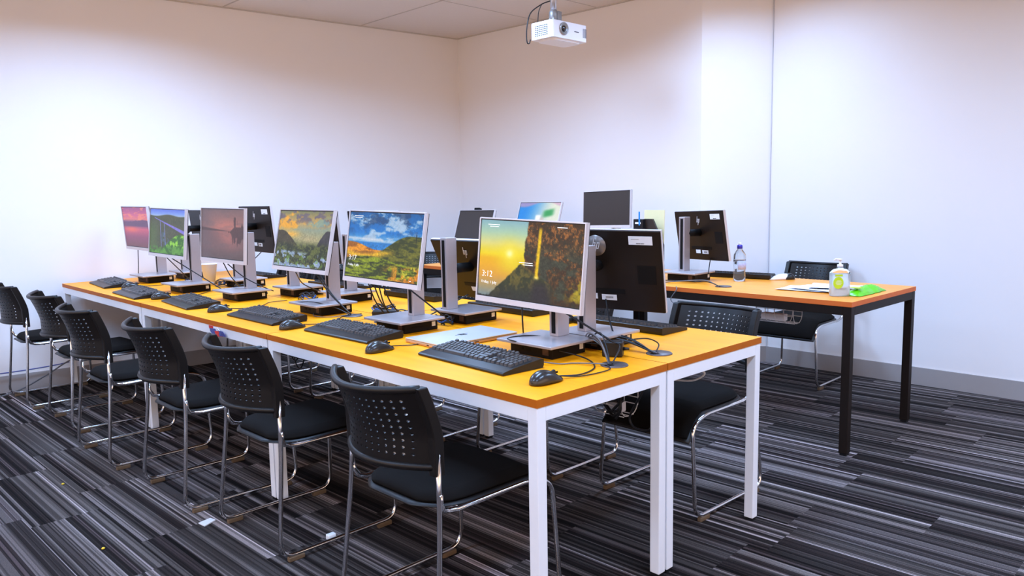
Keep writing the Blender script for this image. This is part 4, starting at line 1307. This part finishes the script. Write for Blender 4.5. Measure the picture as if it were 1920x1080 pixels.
# ------------------------------------------------------------------ things on the dark framed desk
# water bottle
wb = empty('water_bottle', (2.643, 0.900, HB + 0.0008), 0, 'clear plastic water bottle with blue cap on the dark framed desk', 'bottle')
pr = [(0.0, 0.002), (0.030, 0.0), (0.034, 0.006), (0.035, 0.03), (0.033, 0.055), (0.034, 0.075), (0.036, 0.10), (0.035, 0.145), (0.033, 0.158), (0.022, 0.176), (0.014, 0.186), (0.0135, 0.196), (0.0, 0.197)]
MB().lathe(pr, 32).build('body', M_pet, wb)
MB().lathe([(0.0, 0.003), (0.0285, 0.002), (0.0325, 0.008), (0.0335, 0.03), (0.0315, 0.055), (0.0325, 0.075), (0.0345, 0.10), (0.034, 0.125), (0.0, 0.125)], 32).build('water', M_water, wb)
bl = MB()
n = 20
vs = []
for z in (0.070, 0.122):
    for k in range(n + 1):
        a = R(-165) + R(110) * k / n
        vs.append((0.0368 * math.cos(a), 0.0368 * math.sin(a), z))
bl.add(vs, [(k, k + 1, n + 2 + k, n + 1 + k) for k in range(n)], 0, True)
lb_ = bl.build('label', M_waterlabel, wb)
so = lb_.modifiers.new('solid', 'SOLIDIFY')
so.thickness = 0.0006
MB().lathe([(0.0, 0.190), (0.0155, 0.190), (0.0155, 0.208), (0.013, 0.212), (0.0, 0.212)], 24).build('cap', M_cap, wb)
MB().lathe([(0.0, 0.212), (0.008, 0.212), (0.0075, 0.226), (0.0, 0.227)], 18).build('spout', M_label, wb)
# sanitizer bottle
sb = empty('sanitizer_bottle', (2.345, 0.185, HB + 0.0008), R(-46), 'squarish clear sanitizer bottle with round lime label and pump on the desk corner', 'bottle')
def rrect(w, d, r, n=5):
    out = []
    for cx_, cy_, a0 in ((w / 2 - r, d / 2 - r, 0), (-w / 2 + r, d / 2 - r, 90), (-w / 2 + r, -d / 2 + r, 180), (w / 2 - r, -d / 2 + r, 270)):
        for k in range(n + 1):
            a = R(a0 + 90 * k / n)
            out.append((cx_ + r * math.cos(a), cy_ + r * math.sin(a)))
    return out
def loft(secs):
    mb = MB()
    vs = []
    n = len(secs[0][1])
    for z, pl_ in secs:
        vs += [(p[0], p[1], z) for p in pl_]
    fs = [(i * n + k, i * n + (k + 1) % n, (i + 1) * n + (k + 1) % n, (i + 1) * n + k) for i in range(len(secs) - 1) for k in range(n)]
    fs += [list(range(n))[::-1], [(len(secs) - 1) * n + k for k in range(n)]]
    return mb.add(vs, fs, 0, True)
loft([(0, rrect(0.086, 0.046, 0.012)), (0.004, rrect(0.092, 0.050, 0.014)), (0.116, rrect(0.092, 0.050, 0.014)), (0.132, rrect(0.066, 0.042, 0.018)), (0.136, rrect(0.030, 0.030, 0.0149)), (0.144, rrect(0.028, 0.028, 0.0139))]).build('body', M_pet, sb)
loft([(0.003, rrect(0.080, 0.040, 0.010)), (0.006, rrect(0.088, 0.046, 0.012)), (0.110, rrect(0.088, 0.046, 0.012))]).build('gel', M_gel, sb)
T = Matrix(((1, 0, 0, 0), (0, 0, 1, -0.0256), (0, 1, 0, 0), (0, 0, 0, 1)))
discp = [(-0.016 + 0.025 * math.cos(2 * PI * k / 32), 0.068 + 0.030 * math.sin(2 * PI * k / 32)) for k in range(32)]
lo_ = MB().prism(discp[::-1], -0.0006, 0.0004, T=T).build('round_label', M_lime, sb)
MB().box((-0.014, -0.0256, 0.104), (0.036, 0.0012, 0.010)).build('top_label', M_lime, sb)
tl_ = MB()
for k, w_ in enumerate((0.018, 0.028, 0.030, 0.022)):
    tl_.box((-0.014, -0.0264, 0.078 - k * 0.006), (w_, 0.0004, 0.0016))
tl_.build('label_print', M_label, lo_)
MB().lathe([(0.0, 0.144), (0.014, 0.144), (0.014, 0.156), (0.006, 0.158), (0.005, 0.176), (0.010, 0.178), (0.010, 0.184), (0.0, 0.185)], 24).build('pump_collar', M_projw, sb)
MB().tube([(0, 0, 0.180), (-0.022, -0.003, 0.183), (-0.032, -0.004, 0.178)], [0.006, 0.005, 0.004], 10).build('pump_nozzle', M_projw, sb)
# papers
def sheet(x, y, rz, w, d, z, seed, label, m=M_paper, curl=0.006):
    mb = MB()
    rr_ = random.Random(seed)
    NX, NY = 10, 8
    ph = rr_.uniform(0, 6)
    top = []
    for i in range(NX + 1):
        for j in range(NY + 1):
            u, v = i / NX, j / NY
            zz = curl * (0.5 + 0.5 * math.sin(3.5 * u + ph + 2 * v)) * (abs(u - .5) + abs(v - .5)) + 0.0005
            top.append(((u - .5) * w, (v - .5) * d, zz))
    n = NY + 1
    bot = [(p[0], p[1], p[2] - 0.0005) for p in top]
    off = len(top)
    fs = []
    for i in range(NX):
        for j in range(NY):
            a = i * n + j
            fs.append((a, a + n, a + n + 1, a + 1))
            fs.append((off + a + 1, off + a + n + 1, off + a + n, off + a))
    mb.add(top + bot, fs, 0, True)
    o = mb.build('paper_sheet', m, None, loc=(x, y, z), rotz=rz)
    return tag(o, label, 'paper', 'loose papers on the dark framed desk')
sheet(2.500, 0.415, R(4), 0.21, 0.28, HB + 0.001, 1, 'white paper lying flat on the desk, lowest of the pile behind the sanitizer bottle')
sheet(2.520, 0.360, R(-9), 0.21, 0.28, HB + 0.0085, 2, 'white printed paper with curled edge, middle of the pile behind the sanitizer bottle', curl=0.005)
sheet(2.570, 0.290, R(16), 0.20, 0.27, HB + 0.016, 3, 'topmost white paper of the pile, reaching toward the green packet', curl=0.008)
# green wipes packet
wp = empty('wipes_packet', (2.535, 0.135, HB + 0.0008), R(-3), 'crumpled bright green plastic packet lying beside the sanitizer bottle', 'packet')
def pouch(L, Wp, Hp, seed, mb=None):
    rr_ = random.Random(seed)
    mb = MB()
    NX, NY = 26, 14
    top, bot = [], []
    fz = [rr_.uniform(-1, 1) for _ in range(400)]
    for i in range(NX + 1):
        for j in range(NY + 1):
            u, v = i / NX, j / NY
            w = Wp * (1 - 0.25 * u ** 3) * (1.0 - 0.15 * math.sin(PI * u * 3) ** 2 * (u > .5))
            k = (math.sin(PI * min(1, max(0, u))) ** 0.5) * (math.sin(PI * v) ** 0.6)
            zz = Hp * k * (0.8 + 0.35 * math.sin(u * 9 + v * 3) * (u > .35) * .6) + 0.003 * fz[(i * 7 + j * 13) % 400] * k
            top.append(((u - .5) * L, (v - .5) * w, max(0.001, zz) + 0.0008))
            bot.append(((u - .5) * L, (v - .5) * w, 0))
    n = NY + 1
    off = len(top)
    fs = []
    for i in range(NX):
        for j in range(NY):
            a = i * n + j
            fs.append((a, a + n, a + n + 1, a + 1))
            fs.append((off + a + 1, off + a + n + 1, off + a + n, off + a))
    return mb.add(top + bot, fs, 0, True)
pouch(0.33, 0.10, 0.040, 4).build('pouch', M_green, wp)
MB().box((-0.10, 0, 0.0355), (0.05, 0.045, 0.002)).build('lid_flap', M_lime, wp)
# white and black mouse
wm = empty('computer_mouse', (2.855, 0.745, HB + 0.0008), R(136), 'white mouse with black base on the dark framed desk, right of the keyboard', 'mouse')
mouse_body(0.150, 0.062, 0.034).build('body', M_projw, wm)
mouse_body(0.085, 0.064, 0.0355).build('grip', M_black, wm, loc=(-0.036, 0, 0.0006))
# small black speaker with patterned edge
sp = empty('speaker', (2.49, 1.40, HB + 0.0008), R(-30), 'small black box speaker standing behind the silver column on the dark framed desk', 'speaker')
MB().box((0, 0, 0.075), (0.06, 0.10, 0.15)).build('cabinet', M_black, sp, bevel=0.003)
MB().box((0, 0.049, 0.075), (0.058, 0.012, 0.148)).build('side_panel', M_brownpack, sp)
MB().box((0, -0.005, 0.1515), (0.05, 0.085, 0.003)).build('top_trim', M_label, sp)
# black tower with labels, leaning folder, yellow sheet
tw = empty('computer_tower', (2.70, 1.665, HB + 0.0008), 0, 'narrow black upright computer with two white labels, behind the big monitor back', 'computer')
MB().box((0, 0, 0.177), (0.030, 0.076, 0.354)).build('case', M_black, tw, bevel=0.003)
for z in (0.328, 0.272):
    MB().box((-0.0156, 0.0, z), (0.0012, 0.044, 0.012)).build('label', M_label, tw)
MB().box((-0.0165, -0.012, 0.358), (0.0014, 0.012, 0.090)).build('blue_tag', M_blues, tw)
fo = empty('document_folder', (2.725, 1.590, HB + 0.0008), R(-90), 'dark folder leaning upright beside the narrow black computer', 'folder')
T = Matrix(((1, 0, 0, 0), (0, 0, 1, 0), (0, 1, 0, 0), (0, 0, 0, 1)))
MB().prism([(-0.05, 0), (0.10, 0), (0.10, 0.188), (0.017, 0.355), (-0.05, 0.355)][::-1], -0.008, 0.008, T=T).build('cover', M_off, fo, bevel=0.002)
ye = MB()
ye.prism([(-0.075, 0), (0.072, 0), (0.082, 0.410), (-0.078, 0.412)][::-1], -0.003, 0.003, T=T)
yo = ye.build('plastic_sheet', M_yellow, None, loc=(2.79, 1.610, HB + 0.0008), rotz=R(-90))
tag(yo, 'pale yellow plastic sheet standing upright behind the dark folder', 'sheet')
# cables at the back of the black desk
cable([(2.18, 1.30, HB + 0.004), (2.26, 1.20, HB + 0.006), (2.40, 1.00, HB + 0.02), (2.36, 0.90, HB + 0.012), (2.30, 0.83, HB + 0.007)], 'white tipped cable running to the hole in the dark framed desk', r=0.003, m=M_greyc)
cable([(2.25, 1.38, HB + 0.006), (2.30, 1.22, HB + 0.015), (2.38, 1.03, HB + 0.012), (2.34, 0.92, HB + 0.02), (2.30, 0.826, HB + 0.007)], 'black cable running to the hole in the dark framed desk')
cable([(2.17, 1.02, HB + 0.004), (2.145, 1.00, HB - 0.01), (2.15, 1.04, HB - 0.07), (2.15, 0.98, HB - 0.10), (2.20, 0.88, HB - 0.15)], 'pale cable hanging over the front edge of the dark framed desk', r=0.0028, m=M_greyc)
cable([(2.20, 1.28, HB + 0.004), (2.145, 1.24, HB - 0.004), (2.148, 1.25, HB - 0.12)], 'thin black cable hanging over the front edge of the dark framed desk, left one', r=0.002)
for k in range(4):
    pts = []
    a0 = rr.uniform(0, 6)
    for q in range(8):
        a = a0 + q * 0.9
        pts.append((2.30 + 0.06 * math.cos(a), 1.42 + 0.10 * math.sin(a), HB + 0.006 + 0.010 * (k * .6 + q % 2)))
    cable(pts, 'tangled black cable on the dark framed desk left of the silver column', r=0.003, group='tangle on the dark framed desk')
hang((2.66, 1.10, 0.90), (2.50, 1.02, HB + 0.05), 'black cable hanging from the monitor back beside the water bottle', 0.0, 0.0028)

# ------------------------------------------------------------------ under-desk wire baskets and power strips
def basket(x, y, rz, z, L, label, wall=0.10, strip=True):
    t = empty('cable_basket', (x, y, z), rz, label, 'cable basket')
    mb = MB()
    D = 0.075
    def loop(xx):
        return fillet([(xx, -0.045, 0.0), (xx, -0.045, -0.045), (xx, -0.02, -D), (xx, 0.035, -D), (xx, 0.055, -0.04), (xx, 0.055, 0.0)], 0.02, 4)
    nL = int(L / 0.045)
    for k in range(nL + 1):
        mb.tube(loop(-L / 2 + L * k / nL), 0.0018, 6)
    for yy, zz in ((-0.045, -0.02), (-0.045, -0.045), (-0.02, -D), (0.008, -D), (0.035, -D), (0.055, -0.035)):
        mb.tube([(-L / 2, yy, zz), (L / 2, yy, zz)], 0.0018, 6)
    mb.build('wire_tray', M_wire, t)
    if strip:
        s_ = MB().box((0, 0.005, -D + 0.024), (L * 0.5, 0.045, 0.036)).build('power_strip', M_projw, t, bevel=0.004)
        for k in range(3):
            MB().box((-L * 0.16 + k * L * 0.16, -0.019, -D + 0.024), (0.012, 0.002, 0.012)).build('socket', M_slot, s_)
    return t
basket(2.38, 0.54, R(90), HB - 0.090, 0.26, 'white wire cable basket with power strip under the dark framed desk')
basket(0.66, 0.25, R(90), 0.575, 0.12, 'white wire cable basket under the near orange desks, full of black plugs')
basket(0.72, 2.30, R(90), H - 0.024, 0.30, 'white wire cable basket under the middle orange desks')
for k in range(3):
    pts = []
    for q in range(9):
        a = 1.0 + k + q * 0.8
        pts.append((0.63 + 0.035 * math.cos(a), 0.24 + 0.055 * math.sin(a * 1.3), 0.555 + 0.035 * math.sin(a * 1.7) - 0.012 * k))
    cable(pts, 'black cable knotted around the basket under the near desks', r=0.005, group='knotted cables under the near desks')
cable([(0.62, 0.20, 0.560), (0.58, 0.33, 0.535), (0.56, 0.42, 0.545), (0.54, 0.50, 0.560)], 'black cable stretching left from the basket under the near desks', r=0.0035)
cable([(0.63, 0.09, 0.66), (0.60, 0.10, 0.60), (0.60, 0.145, 0.52), (0.60, 0.130, 0.485), (0.60, 0.085, 0.480), (0.60, 0.055, 0.500), (0.605, 0.050, 0.56)], 'thick black cable loop hanging beside the middle legs under the near desks', r=0.004)
cable([(0.99, 0.36, 0.60), (1.0, 0.285, 0.558), (1.0, 0.20, 0.560), (1.0, 0.145, 0.572), (1.0, 0.107, 0.600), (1.0, 0.13, 0.612), (1.0, 0.22, 0.640), (0.99, 0.30, H - 0.03)], 'white cable loop hanging above the seat under the near right desk', r=0.004, m=M_wire)
for k, (y, dz) in enumerate(((2.02, .17), (1.98, .20), (1.90, .15), (2.58, .08), (3.00, .07))):
    cable([(0.40, y + 0.10, H - 0.03), (0.38, y + 0.06, H - 0.03 - dz), (0.38, y, H - 0.05 - dz * 1.1), (0.40, y - 0.05, H - 0.04 - dz * .5), (0.42, y - 0.10, H - 0.03)], 'dark cable loop hanging under the %s' % ('middle orange desk behind the chair backs' if k < 3 else 'far orange desk near the red and blue wrapper'), r=0.0035, group='cable loops under the orange desks ' + ('middle' if k < 3 else 'far'))
# coloured wrapper stuck under the desk edge
wr = empty('candy_wrapper', (-0.008, 2.06, H - 0.05), 0, 'small red, white and blue wrapper stuck below the desk edge above the chair', 'wrapper')
rr2 = random.Random(5)
wr.location = (-0.004, 2.025, H - 0.040)
for k, (mm, yy, zz) in enumerate(((M_red, 0.050, 0.008), (M_paper, 0.0, 0.006), (M_navy, -0.055, -0.006), (M_red, -0.025, -0.010), (M_navy, 0.020, -0.002))):
    mb = MB()
    vs = [(0.0 + rr2.uniform(-.008, .004), yy + rr2.uniform(-.028, .028), zz + rr2.uniform(-.016, .016)) for _ in range(4)]
    a, b_ = 0.042, 0.010
    ring = [(-0.002 * k, yy - a, zz - b_), (-0.006 - 0.002 * k, yy + a * .2, zz - b_ * 1.3), (-0.002 * k, yy + a, zz - b_ * .4), (-0.004 - 0.002 * k, yy + a * .8, zz + b_), (-0.008, yy - a * .4, zz + b_ * 1.2)]
    back_ = [(p[0] + 0.002, p[1], p[2]) for p in ring]
    mb.add(ring + back_, [(0, 1, 2, 3, 4), (9, 8, 7, 6, 5)] + [(i, (i + 1) % 5, 5 + (i + 1) % 5, 5 + i) for i in range(5)])
    mb.build('foil_piece', mm, wr)
# cables on the left wall
cable([(-1.0, 4.70, 0.16), (-0.60, 4.66, 0.150), (-0.35, 4.64, 0.142), (-0.1, 4.62, 0.15), (0.02, 4.58, 0.17), (0.10, 4.50, 0.22)], 'dark blue cable running level along the left wall behind the farthest chairs', r=0.004, m=M_navy)
cable([(-0.9, 4.50, 0.006), (-0.55, 4.50, 0.008), (-0.34, 4.52, 0.03), (-0.15, 4.56, 0.10), (-0.02, 4.56, 0.17), (0.08, 4.50, 0.23)], 'pale grey cable rising off the carpet behind the farthest chairs', r=0.005, m=M_greyc)

# white clip on runner, white scrap under a chair foot
MBc = MB().box((0, 0, 0.0), (0.032, 0.022, 0.020)).build('clip', M_label, None, bevel=0.003, loc=(-0.045, 1.032, 0.026))
tag(MBc, 'small white plastic clip on the floor runner of the second nearest chair', 'clip')
MBc = MB().prism([(-0.03, -0.02), (0.03, -0.015), (0.035, 0.02), (-0.02, 0.025)], 0.0, 0.004).build('paper_scrap', M_label, None, loc=(-0.295, 1.548, 0.001), rotz=R(20))
tag(MBc, 'small white scrap on the carpet beside a chair foot', 'scrap')
for x, y, lb in ((-0.66, 1.60, 'yellow crumb on the carpet left of the chairs, middle one'), (-0.80, 2.62, 'yellow crumb on the carpet, nearest the left photo edge'), (-0.58, 2.45, 'yellow crumb on the carpet, farthest from the left photo edge')):
    o = MB().lathe([(0, 0), (0.006, 0.001), (0.007, 0.004), (0.003, 0.007), (0, 0.007)], 7).build('crumb', M_crumb, None, loc=(x, y, 0.0005))
    tag(o, lb, 'crumb', 'yellow crumbs on the carpet')

# ------------------------------------------------------------------ projector
PX, PY, PZ = 2.335, 2.085, 2.288     # near bottom corner
pj = empty('projector', (PX, PY, PZ), R(0), 'white projector hanging from the ceiling on a metal pole', 'projector')
pw, pd, ph = 0.345, 0.200, 0.108
bd = MB()
bd.prism(rrect(pw, pd, 0.02, 4), 0.0, ph, T=Matrix.Translation((pw / 2, pd / 2, 0)))
bd.build('case', M_projw, pj, bevel=0.006, seg=2)
MB().prism(rrect(pw * 0.8, pd * 0.8, 0.04, 4), -0.012, 0.0, T=Matrix.Translation((pw / 2, pd / 2, 0))).build('base_tray', M_projw, pj, bevel=0.008)
TL = Matrix.Translation((0.105, 0.0, 0.060)) @ Matrix.Rotation(PI / 2, 4, 'X')
ln = MB().lathe([(0.0, -0.01), (0.040, -0.01), (0.040, 0.010), (0.036, 0.014), (0.030, 0.008), (0.024, 0.004), (0.0, 0.004)], 32, T=TL).build('lens_ring', M_lensr, pj)
MB().lathe([(0.0, 0.004), (0.020, 0.004), (0.020, 0.008), (0.012, 0.011), (0.0, 0.012)], 24, T=TL).build('lens', M_lens, ln)
vn = MB()
for i in range(7):
    for j in range(6):
        vn.box((-0.001, 0.050 + i * 0.017, 0.022 + j * 0.012), (0.004, 0.012, 0.005))
vn.build('side_vent', M_vent, pj)
vn = MB()
for j in range(4):
    vn.box((pw - 0.012 - j * 0.010, -0.0006, 0.055), (0.004, 0.0014, 0.06))
vn.build('front_vent', M_vent, pj)
MB().box((0.235, -0.0005, 0.055), (0.045, 0.0012, 0.006)).build('front_badge', M_vent, pj)
MB().lathe([(0.0, 0), (0.014, 0), (0.016, 0.010), (0, 0.012)], 16, (0.20, 0.06, ph)).build('focus_knob', M_projw, pj)
MB().lathe([(0.0, 0), (0.012, 0), (0.010, 0.016), (0, 0.016)], 12, (0.035, 0.05, ph)).build('mount_foot', M_lensr, pj)
zt_ = HC - PZ
po = MB().tube([(0.13, 0.11, ph + 0.045), (0.13, 0.11, zt_ - 0.008)], 0.022, 20).build('ceiling_pole', M_pole, pj)
MB().lathe([(0.0, zt_ - 0.008), (0.06, zt_ - 0.008), (0.06, zt_ - 0.001), (0.0, zt_ - 0.001)], 28, (0.13, 0.11, 0)).build('ceiling_plate', M_projw, po)
mt = MB()
mt.box((0.13, 0.11, ph + 0.008), (0.11, 0.06, 0.012))
mt.tube([(0.10, 0.08, ph + 0.01), (0.125, 0.105, ph + 0.07)], 0.010, 8)
mt.tube([(0.17, 0.13, ph + 0.01), (0.135, 0.113, ph + 0.07)], 0.012, 8)
mt.box((0.155, 0.10, ph + 0.045), (0.035, 0.05, 0.075))
mt.lathe([(0.026, ph + 0.03), (0.030, ph + 0.04), (0.030, ph + 0.08), (0.024, ph + 0.09)], 20, (0.13, 0.11, 0))
mt.build('mount_bracket', M_lensr, pj)
MB().tube(spline([(0.11, 0.12, ph + 0.15), (0.07, 0.16, ph + 0.13), (0.02, 0.21, ph + 0.08), (-0.010, 0.215, ph + 0.01), (-0.014, 0.222, 0.05), (-0.010, 0.222, -0.008), (0.002, 0.214, -0.014), (0.006, 0.206, 0.01)], 8), 0.0038, 8).build('signal_cable', M_cable, pj)
MB().tube(spline([(0.07, 0.16, ph + 0.13), (0.06, 0.18, ph + 0.08), (0.06, 0.19, ph - 0.005)], 6), 0.003, 8).build('power_cable', M_cable, pj)
